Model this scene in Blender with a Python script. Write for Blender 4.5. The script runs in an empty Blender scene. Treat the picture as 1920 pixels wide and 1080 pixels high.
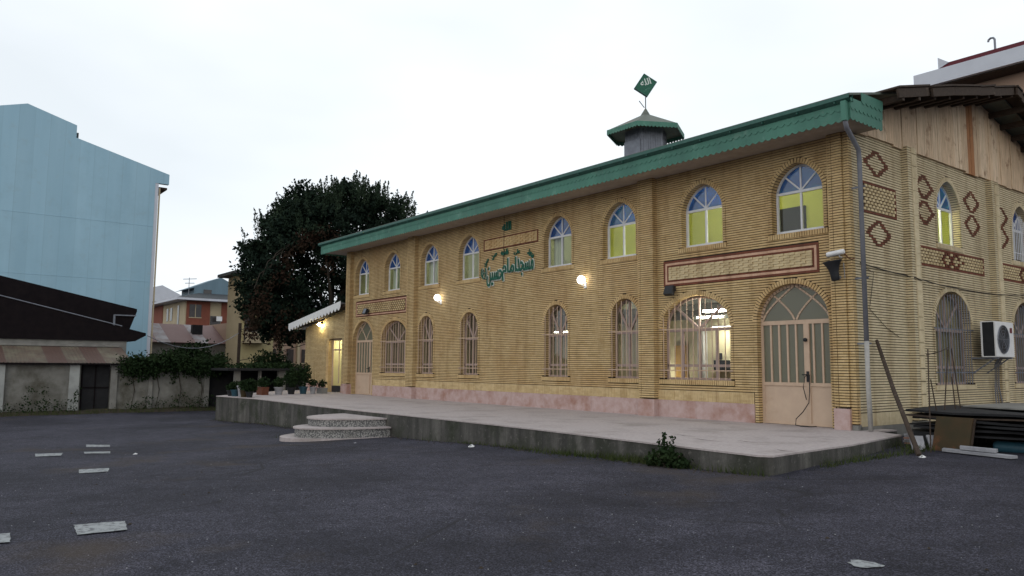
import bpy, bmesh, math, random
import numpy as np
from mathutils import Vector, Matrix
random.seed(7); rng = np.random.default_rng(11)
R = math.radians
S = bpy.context.scene
COL = S.collection

# ------------------------------------------------------------------ camera, sky, sun, exposure
cam_d = bpy.data.cameras.new('camera'); cam = bpy.data.objects.new('camera', cam_d); COL.objects.link(cam)
CP = Vector((0, -16.667, 1.35))
yaw, pitch, roll = R(-51.95952456), R(5.7533647), R(0.40851573)
fw = Vector((math.sin(yaw)*math.cos(pitch), math.cos(yaw)*math.cos(pitch), math.sin(pitch)))
rt = fw.cross(Vector((0, 0, 1))).normalized(); up = rt.cross(fw)
r2 = rt*math.cos(roll) + up*math.sin(roll); u2 = -rt*math.sin(roll) + up*math.cos(roll)
m = Matrix((r2, u2, -fw)).transposed().to_4x4(); m.translation = CP
cam.matrix_world = m
cam_d.sensor_width = 36; cam_d.lens = 1455.48/1920*36
cam_d.clip_start = .1; cam_d.clip_end = 3000
S.camera = cam
S.render.resolution_x, S.render.resolution_y = 1024, 576

SUN_EL, SUN_AZ = R(11), R(142)            # low glow behind the camera's shoulder
W = bpy.data.worlds.new('World'); S.world = W; W.use_nodes = True
wn, wl = W.node_tree.nodes, W.node_tree.links
wn.clear()
wo = wn.new('ShaderNodeOutputWorld'); bg = wn.new('ShaderNodeBackground'); wl.new(bg.outputs[0], wo.inputs[0])
sky = wn.new('ShaderNodeTexSky'); sky.sky_type = 'NISHITA'; sky.sun_disc = False
sky.sun_elevation = SUN_EL; sky.sun_rotation = SUN_AZ
tc = wn.new('ShaderNodeTexCoord'); mp = wn.new('ShaderNodeMapping'); mp.inputs['Scale'].default_value = (1, 1, 2.6)
mp.inputs['Location'].default_value = (.7, .3, .0)
wl.new(tc.outputs['Generated'], mp.inputs[0])
nz = wn.new('ShaderNodeTexNoise'); nz.inputs['Scale'].default_value = 1.7; nz.inputs['Detail'].default_value = 4; nz.inputs['Roughness'].default_value = .45
wl.new(mp.outputs[0], nz.inputs[0])
cr = wn.new('ShaderNodeValToRGB'); cr.color_ramp.elements[0].position = .36; cr.color_ramp.elements[1].position = .58
cr.color_ramp.elements[0].color = (.80, .80, .80, 1); cr.color_ramp.elements[1].color = (1, 1, 1, 1)
wl.new(nz.outputs[0], cr.inputs[0])
mx = wn.new('ShaderNodeMixRGB'); mx.inputs[2].default_value = (10.1, 10.7, 11.2, 1)
wl.new(cr.outputs[0], mx.inputs[0]); wl.new(sky.outputs[0], mx.inputs[1]); wl.new(mx.outputs[0], bg.inputs[0])
bg.inputs[1].default_value = .1
sl = bpy.data.lights.new('sun', 'SUN'); sun = bpy.data.objects.new('sun', sl); COL.objects.link(sun)
sl.energy = .65; sl.angle = R(50); sl.color = (1, .90, .76)
sdir = Vector((math.sin(SUN_AZ)*math.cos(SUN_EL), math.cos(SUN_AZ)*math.cos(SUN_EL), math.sin(SUN_EL)))
sun.rotation_euler = sdir.to_track_quat('Z', 'Y').to_euler()
S.view_settings.view_transform = 'Standard'; S.view_settings.look = 'None'
S.view_settings.exposure = 0; S.view_settings.gamma = 1
S.cycles.use_denoising = True; S.cycles.filter_width = 1.5
S.cycles.max_bounces = 6; S.cycles.transparent_max_bounces = 12
S.cycles.sample_clamp_indirect = 4

# ------------------------------------------------------------------ materials
def base_mat(name):
    m = bpy.data.materials.new(name); m.use_nodes = True
    n, l = m.node_tree.nodes, m.node_tree.links
    return m, n, l, n['Principled BSDF']
def rgb(c): return (c[0], c[1], c[2], 1)
def coords(n, l, scale=(1, 1, 1)):
    t = n.new('ShaderNodeTexCoord'); mp = n.new('ShaderNodeMapping'); mp.inputs['Scale'].default_value = scale
    l.new(t.outputs['Object'], mp.inputs[0]); return mp.outputs[0]
def noise(n, l, vec, scale, detail=5, rough=.6):
    x = n.new('ShaderNodeTexNoise'); x.inputs['Scale'].default_value = scale; x.inputs['Detail'].default_value = detail
    x.inputs['Roughness'].default_value = rough; l.new(vec, x.inputs['Vector']); return x.outputs[0]
def ramp(n, l, fac, stops):
    r = n.new('ShaderNodeValToRGB'); e = r.color_ramp.elements
    while len(e) < len(stops): e.new(.5)
    for i, (p, c) in enumerate(stops): e[i].position = p; e[i].color = rgb(c)
    l.new(fac, r.inputs[0]); return r.outputs[0]
def mix(n, l, fac, a, b, mode='MIX'):
    x = n.new('ShaderNodeMixRGB'); x.blend_type = mode
    for i, v in ((0, fac), (1, a), (2, b)):
        if hasattr(v, 'links'): l.new(v, x.inputs[i])
        elif i == 0: x.inputs[0].default_value = v
        else: x.inputs[i].default_value = rgb(v)
    return x.outputs[0]
def math_(n, l, op, a, b=0.0):
    x = n.new('ShaderNodeMath'); x.operation = op
    for i, v in ((0, a), (1, b)):
        if hasattr(v, 'links'): l.new(v, x.inputs[i])
        else: x.inputs[i].default_value = v
    return x.outputs[0]
def bump(n, l, p, h, strength=.3, dist=.02):
    b = n.new('ShaderNodeBump'); b.inputs['Strength'].default_value = strength; b.inputs['Distance'].default_value = dist
    l.new(h, b.inputs['Height']); l.new(b.outputs[0], p.inputs['Normal'])
def pm(name, c1, c2=None, scale=6, rough=.75, bmp=.15, bscale=40, stretch=(1, 1, 1), lo=.35, hi=.65, c3=None, s3=1.2, t3=(.55, .7), metal=0, spec=.3):
    """two tones by noise, an optional third tone in larger stains, fine bump"""
    m, n, l, p = base_mat(name)
    v = coords(n, l, stretch)
    c2 = c2 or tuple(x*.8 for x in c1)
    col = ramp(n, l, noise(n, l, v, scale), [(lo, c1), (hi, c2)])
    if c3:
        f = ramp(n, l, noise(n, l, v, s3, 6, .65), [(t3[0], (0, 0, 0)), (t3[1], (1, 1, 1))])
        col = mix(n, l, f, col, c3)
    l.new(col, p.inputs['Base Color']); p.inputs['Roughness'].default_value = rough
    p.inputs['Metallic'].default_value = metal; p.inputs['Specular IOR Level'].default_value = spec
    if bmp: bump(n, l, p, noise(n, l, v, bscale, 4), bmp)
    return m
def emit(name, c, s):
    m, n, l, p = base_mat(name)
    p.inputs['Base Color'].default_value = rgb(c); p.inputs['Emission Color'].default_value = rgb(c); p.inputs['Emission Strength'].default_value = s
    return m
def glass(name, tint=(1, 1, 1), refl=.10, body=0.0, bodyc=(.3, .3, .3), rough=.02, wav=.0):
    m, n, l, p = base_mat(name); n.remove(p); out = n['Material Output']
    t = n.new('ShaderNodeBsdfTransparent'); t.inputs[0].default_value = rgb(tint)
    g = n.new('ShaderNodeBsdfGlossy'); g.inputs['Roughness'].default_value = rough
    if wav:
        b = n.new('ShaderNodeBump'); b.inputs['Strength'].default_value = wav; b.inputs['Distance'].default_value = .02
        l.new(noise(n, l, coords(n, l), 2.5, 2), b.inputs['Height']); l.new(b.outputs[0], g.inputs['Normal'])
    d = n.new('ShaderNodeBsdfTranslucent'); d.inputs[0].default_value = rgb(bodyc)
    d2 = n.new('ShaderNodeBsdfDiffuse'); d2.inputs[0].default_value = rgb(bodyc)
    md = n.new('ShaderNodeMixShader'); md.inputs[0].default_value = .5; l.new(d.outputs[0], md.inputs[1]); l.new(d2.outputs[0], md.inputs[2])
    m1 = n.new('ShaderNodeMixShader'); m1.inputs[0].default_value = body
    l.new(t.outputs[0], m1.inputs[1]); l.new(md.outputs[0], m1.inputs[2])
    lw = n.new('ShaderNodeLayerWeight'); lw.inputs[0].default_value = .5
    f = math_(n, l, 'ADD', math_(n, l, 'POWER', lw.outputs['Facing'], 5.0), refl)
    f = math_(n, l, 'MINIMUM', f, .6)
    m2 = n.new('ShaderNodeMixShader'); l.new(f, m2.inputs[0]); l.new(m1.outputs[0], m2.inputs[1]); l.new(g.outputs[0], m2.inputs[2])
    l.new(m2.outputs[0], out.inputs[0])
    return m
def brick_mat(name, c1, c2, c3, stain=(.25, .12, .03), pitch=.0615, ln=.21, stain_amt=.5, joints=True):
    """tone per brick (course and cell along the wall), stains, fine vertical joints"""
    m, n, l, p = base_mat(name)
    t = n.new('ShaderNodeTexCoord'); sp = n.new('ShaderNodeSeparateXYZ'); l.new(t.outputs['Object'], sp.inputs[0])
    u = math_(n, l, 'ADD', sp.outputs[0], sp.outputs[1])
    cz = math_(n, l, 'FLOOR', math_(n, l, 'DIVIDE', sp.outputs[2], pitch))
    off = math_(n, l, 'MULTIPLY', cz, .377)
    uc = math_(n, l, 'ADD', math_(n, l, 'DIVIDE', u, ln), off)
    cu = math_(n, l, 'FLOOR', uc); fr = math_(n, l, 'SUBTRACT', uc, cu)
    cb = n.new('ShaderNodeCombineXYZ'); l.new(cu, cb.inputs[0]); l.new(cz, cb.inputs[1])
    w = n.new('ShaderNodeTexWhiteNoise'); w.noise_dimensions = '2D'; l.new(cb.outputs[0], w.inputs['Vector'])
    col = ramp(n, l, w.outputs['Value'], [(0, c1), (.55, c2), (1, c3)])
    v = t.outputs['Object']
    st = ramp(n, l, noise(n, l, v, .55, 6, .62), [(.47, (0, 0, 0)), (.72, (1, 1, 1))])
    col = mix(n, l, math_(n, l, 'MULTIPLY', st, stain_amt), col, stain)
    d = ramp(n, l, noise(n, l, v, 3.1, 6, .7), [(.35, (.86, .85, .84)), (.6, (1.04, 1.035, 1.03))])
    col = mix(n, l, .85, col, d, 'MULTIPLY')
    vs_ = n.new('ShaderNodeMapping'); vs_.inputs['Scale'].default_value = (1, 1, .13); l.new(v, vs_.inputs[0])
    wet = ramp(n, l, noise(n, l, vs_.outputs[0], 2.4, 6, .65), [(.50, (1, 1, 1)), (.70, (.66, .60, .53))])
    col = mix(n, l, .8, col, wet, 'MULTIPLY')
    if joints:
        j = math_(n, l, 'LESS_THAN', fr, .03)
        col = mix(n, l, math_(n, l, 'MULTIPLY', j, .3), col, (.12, .08, .04))
    l.new(col, p.inputs['Base Color']); p.inputs['Roughness'].default_value = .7; p.inputs['Specular IOR Level'].default_value = .25
    bump(n, l, p, noise(n, l, v, 60, 3), .25, .01)
    return m

M = {}
M['brick'] = brick_mat('yellow_brick', (.57, .42, .222), (.545, .40, .205), (.485, .345, .165), stain=(.41, .235, .095), stain_amt=.55)
M['brick_pale'] = brick_mat('pale_brick', (.56, .43, .24), (.52, .39, .21), (.46, .34, .17), stain=(.40, .28, .14), stain_amt=.3)
M['brick_gable'] = brick_mat('gable_brick', (.60, .51, .345), (.58, .495, .33), (.55, .46, .30), stain=(.42, .33, .20), stain_amt=.35)
M['brick_brown'] = brick_mat('brown_brick', (.17, .052, .028), (.145, .045, .026), (.12, .04, .024), stain=(.10, .04, .025), joints=False)
M['brick_salmon'] = brick_mat('salmon_brick', (.58, .38, .27), (.55, .35, .245), (.50, .31, .21), stain=(.45, .27, .18), joints=False)
M['mortar'] = pm('dark_mortar', (.022, .014, .009), (.04, .027, .016), 30)
M['panel_gap'] = pm('brown_panel_ground', (.05, .026, .014), (.04, .022, .012), 20)
M['brick_cream'] = brick_mat('cream_brick', (.60, .49, .30), (.56, .45, .27), (.52, .41, .24), stain=(.42, .31, .17), stain_amt=.3, joints=False)
M['marble'] = pm('pink_marble', (.48, .36, .345), (.40, .275, .25), 5, .5, .05, 30, c3=(.29, .145, .105), s3=1.5, t3=(.46, .70), lo=.3, hi=.7)
M['fascia_plain'] = pm('green_sheet_plain', (.065, .205, .15), (.045, .15, .11), 9, .6, .1, 30, c3=(.12, .27, .21), s3=2.5, t3=(.6, .75))
M['gutter'] = pm('dark_green_gutter', (.02, .075, .06), (.03, .10, .08), 6, .5, .1)
M['soffit'] = pm('beige_soffit', (.40, .345, .285), (.33, .28, .23), 4, .85, .05)
M['frame_white'] = pm('white_aluminium', (.62, .63, .66), (.55, .56, .60), 5, .4, 0)
M['frame_beige'] = pm('beige_painted_steel', (.50, .37, .27), (.44, .32, .235), 6, .55, .05)
M['frame_mauve'] = pm('mauve_window_frame', (.36, .27, .24), (.30, .225, .20), 6, .6, .05)
M['door_panel'] = pm('peach_door_paint', (.50, .375, .28), (.45, .335, .25), 2.5, .5, .04, c3=(.36, .25, .17), s3=2, t3=(.6, .8))
M['glass'] = glass('clear_glass', (.93, .95, .93), .035)
M['glass_dull'] = glass('dusty_glass', (.66, .66, .58), .09, .25, (.30, .28, .22))
M['glass_up'] = glass('upper_glass', (.88, .92, .84), .06, .06, (.5, .55, .42), wav=.15)
M['glass_blue'] = glass('blue_glass', (.05, .14, .50), .09, .55, (.03, .13, .55), wav=.15)
M['glass_frost'] = glass('frosted_glass', (.3, .32, .27), .05, .75, (.27, .27, .20), rough=.25)
M['glass_lit'] = glass('frosted_yellow_glass', (.9, .85, .55), .04, .8, (.85, .78, .38), rough=.3)
M['terrace'] = pm('terrace_terrazzo', (.43, .38, .375), (.34, .295, .29), 14, .75, .2, 60, c3=(.20, .175, .16), s3=.9, t3=(.5, .8))
M['concrete'] = None
M['steps'] = None
M['wood'] = None
M['wood_dark'] = pm('dark_weathered_wood', (.055, .038, .028), (.035, .024, .018), 4, .85, .3, 30, stretch=(3, 3, 3), c3=(.12, .09, .07), s3=1.5, t3=(.6, .75))
M['galv'] = pm('galvanised_metal', (.20, .215, .25), (.15, .16, .19), 5, .45, .05, metal=.3)
M['roofmetal'] = pm('rusty_green_roof', (.13, .145, .12), (.10, .115, .10), 4, .6, .1, c3=(.14, .075, .05), s3=1.6, t3=(.55, .68))
M['pipe'] = pm('grey_pipe', (.17, .175, .20), (.13, .135, .155), 4, .5, .05)
M['pipe_pale'] = pm('pale_worn_pipe', (.38, .37, .35), (.29, .28, .27), 9, .6, .1)
M['black'] = pm('black_plastic', (.012, .013, .016), (.02, .021, .024), 8, .5, .05)
M['white'] = pm('white_paint', (.70, .70, .70), (.62, .62, .63), 5, .5, .03)
M['green_letter'] = pm('green_letters', (.006, .085, .052), (.008, .10, .062), 6, .45, .02)
M['white_letter'] = pm('pale_letter_rim', (.62, .66, .63), (.55, .6, .57), 6, .5, .02)
M['cable'] = pm('black_cable', (.025, .02, .02), (.03, .025, .022), 8, .6, 0)
M['lime'] = pm('lime_wall_paint', (.60, .64, .12), (.56, .60, .11), 1.5, .85, .02)
M['cream'] = pm('cream_wall_paint', (.66, .60, .40), (.62, .56, .37), 1.5, .85, .02)
M['olive'] = pm('olive_wall_paint', (.34, .34, .17), (.31, .31, .155), 1.5, .85, .02)
M['sage'] = pm('sage_wall_paint', (.42, .47, .30), (.38, .43, .27), 1.5, .85, .02)
M['ceil'] = pm('ceiling_paint', (.42, .43, .36), (.38, .39, .33), 2, .85, .02)
M['carpet'] = pm('dark_carpet', (.16, .08, .05), (.12, .06, .045), 4, .95, .05)
M['curtain'] = pm('beige_curtain', (.34, .27, .19), (.26, .20, .14), 12, .9, .1, stretch=(6, 6, .3))
M['sheer'] = pm('sheer_curtain', (.50, .52, .44), (.42, .44, .36), 9, .9, .1, stretch=(6, 6, .3))
M['lime_curtain'] = pm('lime_curtain', (.46, .50, .12), (.40, .44, .10), 9, .9, .1, stretch=(6, 6, .3))
M['ochre'] = pm('ochre_door', (.42, .25, .07), (.38, .22, .06), 3, .6, .03)
M['tube'] = emit('tube_light', (1, .96, .82), 75)
M['fill_glow'] = emit('unseen_fill_light', (1, .95, .75), 85)  # glow of the unseen lamps added as fill in the rooms
M['fill_glow_bright'] = emit('unseen_fill_light_bright', (1, .97, .80), 170)  # stronger glow for the added fill lamps of the lime room
M['globe'] = emit('globe_light', (1, .96, .86), 7)
M['flood'] = emit('flood_bulb', (1, .88, .5), 260)
M['fol'] = None

def stained_concrete(name, c1, c2, moss):
    m, n, l, p = base_mat(name)
    v = coords(n, l, (1, 1, .12)); v1 = coords(n, l)
    col = ramp(n, l, noise(n, l, v, 2.6, 7, .65), [(.32, c1), (.5, c2), (.66, tuple(x*1.9 for x in c2))])
    col = mix(n, l, ramp(n, l, noise(n, l, v1, 1.1, 6, .6), [(.48, (0, 0, 0)), (.66, (1, 1, 1))]), col, moss)
    col = mix(n, l, ramp(n, l, noise(n, l, v1, 9, 5, .7), [(.58, (0, 0, 0)), (.72, (.6, .6, .6))]), col, (.20, .19, .17))
    l.new(col, p.inputs['Base Color']); p.inputs['Roughness'].default_value = .9
    bump(n, l, p, noise(n, l, v1, 14, 7, .7), .6, .03)
    return m
M['concrete'] = stained_concrete('stained_concrete', (.026, .025, .023), (.058, .055, .05), (.022, .026, .014))
def terrazzo(name):
    m, n, l, p = base_mat(name); v = coords(n, l)
    vo = n.new('ShaderNodeTexVoronoi'); vo.inputs['Scale'].default_value = 26; l.new(v, vo.inputs['Vector'])
    col = ramp(n, l, vo.outputs['Distance'], [(.22, (.33, .325, .31)), (.42, (.23, .225, .22)), (.62, (.085, .085, .087))])
    col = mix(n, l, ramp(n, l, noise(n, l, v, 2.2, 6), [(.5, (0, 0, 0)), (.75, (.6, .6, .6))]), col, (.12, .115, .105))
    l.new(col, p.inputs['Base Color']); p.inputs['Roughness'].default_value = .7
    return m
M['steps'] = terrazzo('speckled_terrazzo')
def wood_mat(name):
    m, n, l, p = base_mat(name); v = coords(n, l, (1, 5, .35)); v1 = coords(n, l)
    sp = n.new('ShaderNodeSeparateXYZ'); l.new(v1, sp.inputs[0])
    cell = math_(n, l, 'FLOOR', math_(n, l, 'DIVIDE', math_(n, l, 'ADD', sp.outputs[1], .1), .42))
    w = n.new('ShaderNodeTexWhiteNoise'); w.noise_dimensions = '1D'; l.new(cell, w.inputs['W'])
    tone = ramp(n, l, w.outputs['Value'], [(0, (.66, .50, .34)), (.45, (.57, .43, .29)), (.8, (.70, .56, .40)), (.93, (.63, .48, .33)), (.95, (.36, .16, .06))])
    g = ramp(n, l, noise(n, l, v, 6, 7, .65), [(.3, (.55, .52, .5)), (.7, (1.15, 1.12, 1.1))])
    col = mix(n, l, 1, tone, g, 'MULTIPLY')
    col = mix(n, l, ramp(n, l, noise(n, l, v1, 1.7, 6, .65), [(.57, (0, 0, 0)), (.68, (.85, .85, .85))]), col, (.19, .095, .045))
    l.new(col, p.inputs['Base Color']); p.inputs['Roughness'].default_value = .8
    bump(n, l, p, noise(n, l, v, 20, 5), .3, .02)
    return m
M['wood'] = wood_mat('weathered_boards')
def foliage(name, c1, c2, c3, scale=.9):
    m, n, l, p = base_mat(name); v = coords(n, l)
    col = ramp(n, l, noise(n, l, v, scale, 6, .7), [(.3, c1), (.5, c2), (.68, c3)])
    l.new(col, p.inputs['Base Color']); p.inputs['Roughness'].default_value = .8; p.inputs['Specular IOR Level'].default_value = .04
    return m
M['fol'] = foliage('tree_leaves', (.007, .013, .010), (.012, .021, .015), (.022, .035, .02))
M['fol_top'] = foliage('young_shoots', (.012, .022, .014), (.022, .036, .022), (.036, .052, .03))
M['fol_red'] = foliage('vine_leaves', (.022, .015, .011), (.034, .020, .014), (.015, .017, .011))
M['fol_bush'] = foliage('bush_leaves', (.010, .019, .009), (.016, .029, .012), (.025, .040, .016), 2)
M['grass'] = foliage('grass_blades', (.03, .045, .014), (.045, .06, .02), (.06, .065, .03), 3)
M['bark'] = pm('bark', (.05, .04, .03), (.03, .024, .018), 8, .9, .4, 20)
def asphalt():
    m, n, l, p = base_mat('asphalt'); v = coords(n, l)
    fine = noise(n, l, v, 55, 3, .75)
    col = ramp(n, l, fine, [(.40, (.006, .006, .010)), (.5, (.022, .0225, .032)), (.60, (.072, .072, .096))])
    gr = ramp(n, l, noise(n, l, v, 17, 4, .8), [(.38, (.62, .62, .63)), (.62, (1.42, 1.41, 1.40))])
    col = mix(n, l, 1, col, gr, 'MULTIPLY')
    vo = n.new('ShaderNodeTexVoronoi'); vo.inputs['Scale'].default_value = 24; l.new(v, vo.inputs['Vector'])
    col = mix(n, l, ramp(n, l, vo.outputs['Distance'], [(.05, (.45, .45, .45)), (.16, (0, 0, 0))]), col, (.15, .15, .16))
    big = ramp(n, l, noise(n, l, v, .28, 6, .6), [(.38, (.62, .61, .64)), (.60, (1.25, 1.22, 1.22))])
    col = mix(n, l, 1, col, big, 'MULTIPLY')
    mid = ramp(n, l, noise(n, l, v, 2.1, 6, .7), [(.36, (.72, .72, .75)), (.64, (1.22, 1.2, 1.18))])
    col = mix(n, l, 1, col, mid, 'MULTIPLY')
    ck = n.new('ShaderNodeTexVoronoi'); ck.feature = 'DISTANCE_TO_EDGE'; ck.inputs['Scale'].default_value = .33
    wv = mix(n, l, .12, v, n.new('ShaderNodeTexNoise').outputs['Color']); l.new(wv, ck.inputs['Vector'])
    ckm = math_(n, l, 'MULTIPLY', ramp(n, l, ck.outputs['Distance'], [(.0, (1, 1, 1)), (.010, (0, 0, 0))]), ramp(n, l, noise(n, l, v, .45, 3), [(.52, (0, 0, 0)), (.6, (.8, .8, .8))]))
    col = mix(n, l, ckm, col, (.008, .008, .009))
    br = ramp(n, l, noise(n, l, v, .37, 5, .55), [(.60, (0, 0, 0)), (.73, (.7, .7, .7))])
    col = mix(n, l, br, col, (.050, .037, .027))
    l.new(col, p.inputs['Base Color']); p.inputs['Roughness'].default_value = .85; p.inputs['Specular IOR Level'].default_value = .2
    bump(n, l, p, noise(n, l, v, 48, 4, .7), .55, .012)
    return m
M['asphalt'] = asphalt()
def worn_paint():
    m, n, l, p = base_mat('worn_road_paint'); v = coords(n, l)
    f = ramp(n, l, noise(n, l, v, 11, 6, .7), [(.47, (0, 0, 0)), (.62, (1, 1, 1))])
    col = mix(n, l, f, (.27, .285, .29), (.075, .075, .084))
    l.new(col, p.inputs['Base Color']); p.inputs['Roughness'].default_value = .8
    return m
M['paint'] = worn_paint()
def sheet_mat(name, c1, c2, pitch=1.0, axis=1, rust=None):
    """vertical sheet seams and soft streaks"""
    m, n, l, p = base_mat(name); v = coords(n, l, (1, 1, .1)); v1 = coords(n, l)
    col = ramp(n, l, noise(n, l, v, .9, 5, .6), [(.35, c1), (.65, c2)])
    sp = n.new('ShaderNodeSeparateXYZ'); l.new(v1, sp.inputs[0])
    q = math_(n, l, 'DIVIDE', sp.outputs[axis], pitch); fr = math_(n, l, 'FRACT', q)
    cell = math_(n, l, 'FLOOR', q)
    w = n.new('ShaderNodeTexWhiteNoise'); w.noise_dimensions = '1D'; l.new(cell, w.inputs['W'])
    if rust:
        k = ramp(n, l, w.outputs['Value'], [(.40, (0, 0, 0)), (.5, (1, 1, 1))])
        k2 = ramp(n, l, noise(n, l, v1, 1.4, 6, .65), [(.42, (.1, .1, .1)), (.58, (1, 1, 1))])
        col = mix(n, l, math_(n, l, 'MAXIMUM', math_(n, l, 'MULTIPLY', k, .85), math_(n, l, 'MULTIPLY', k2, .5)), col, rust)
    else:
        tone = ramp(n, l, w.outputs['Value'], [(0, (.95, .95, .95)), (1, (1.04, 1.04, 1.04))]); col = mix(n, l, 1, col, tone, 'MULTIPLY')
    seam = math_(n, l, 'MULTIPLY', math_(n, l, 'LESS_THAN', fr, .05), .09)
    col = mix(n, l, seam, col, (.05, .06, .07))
    l.new(col, p.inputs['Base Color']); p.inputs['Roughness'].default_value = .65
    return m
M['fascia'] = sheet_mat('green_sheet', (.062, .20, .145), (.04, .135, .10), 1.3, 0)
def add_wear(m, c, s_, lo, hi, amt):
    n, l = m.node_tree.nodes, m.node_tree.links; p = n['Principled BSDF']; src = p.inputs['Base Color'].links[0].from_socket
    v = coords(n, l)
    f = ramp(n, l, noise(n, l, v, s_, 7, .7), [(lo, (0, 0, 0)), (hi, (amt, amt, amt))]); l.new(mix(n, l, f, src, c), p.inputs['Base Color'])
add_wear(M['fascia'], (.15, .30, .24), 3.2, .55, .72, .7); add_wear(M['fascia'], (.05, .045, .03), 1.6, .60, .74, .5)
M['blue_sheet'] = sheet_mat('pale_blue_sheet', (.30, .47, .575), (.265, .43, .535), .95)
add_wear(M['blue_sheet'], (.17, .27, .33), .35, .5, .8, .35); add_wear(M['blue_sheet'], (.30, .36, .38), 1.4, .58, .74, .3)
M['blue_sheet2'] = sheet_mat('dull_blue_sheet', (.12, .19, .24), (.10, .165, .21), .6)
M['rust_sheet'] = sheet_mat('rusty_tin', (.14, .125, .085), (.075, .058, .042), .85, 1, (.065, .027, .02))
M['rust_sheet2'] = sheet_mat('rusty_grey_tin', (.30, .29, .30), (.20, .19, .20), 1.1, 1, (.13, .055, .045))
M['stucco'] = pm('stained_white_stucco', (.215, .21, .195), (.155, .15, .138), 1.2, .9, .2, 30, c3=(.07, .065, .05), s3=.75, t3=(.44, .66))
M['stucco_white'] = pm('white_column_paint', (.33, .34, .33), (.25, .255, .25), 2, .85, .1)
M['grey_wall'] = pm('grey_render', (.22, .215, .20), (.16, .155, .145), 3, .9, .2)
M['dark_wood'] = pm('near_black_wood', (.006, .0042, .0055), (.010, .007, .008), 3, .8, .1, spec=.1)  # near-black timber tone for gables, gate frame and canopy beam
M['dark_void'] = pm('near_black', (.012, .012, .014), (.018, .018, .02), 3, .9, .1)  # plain near-black tone for sheets, gate, doorway and shed
M['redbrick'] = pm('far_red_brick', (.20, .066, .042), (.17, .056, .036), 2, .85, .05)
M['cream_far'] = pm('far_cream_render', (.42, .35, .24), (.36, .30, .20), .6, .85, .05)
M['yellow_far'] = pm('far_yellow_render', (.43, .37, .20), (.36, .30, .16), .5, .85, .1, c3=(.20, .15, .08), s3=.5, t3=(.5, .7))
M['pink_far'] = pm('far_pink_stone', (.42, .29, .22), (.36, .25, .19), .5, .85, .1)
M['dark_roof'] = pm('far_dark_roof', (.05, .055, .06), (.04, .044, .05), 1, .8, .1)
M['far_glass'] = pm('far_dark_window', (.03, .028, .03), (.05, .045, .045), 2, .2, 0, spec=.6)
M['maroon'] = pm('maroon_sheet', (.12, .015, .025), (.09, .012, .02), 2, .6, .05)
M['light_fascia'] = pm('pale_grey_fascia', (.52, .54, .60), (.48, .50, .56), 1, .6, .03)
M['terracotta'] = pm('terracotta', (.13, .045, .026), (.10, .037, .022), 8, .85, .1)
M['blue_plastic'] = pm('blue_plastic', (.02, .065, .09), (.016, .05, .075), 6, .5, .03)
M['rust_panel'] = pm('rusty_panel', (.036, .028, .013), (.05, .031, .014), 4, .85, .15, c3=(.11, .045, .02), s3=2.5)
M['tin_white'] = pm('whitewashed_plank', (.32, .32, .34), (.22, .22, .24), 5, .8, .1)
M['soil'] = pm('soil', (.03, .022, .016), (.045, .035, .025), 10, .95, .4)

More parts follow.
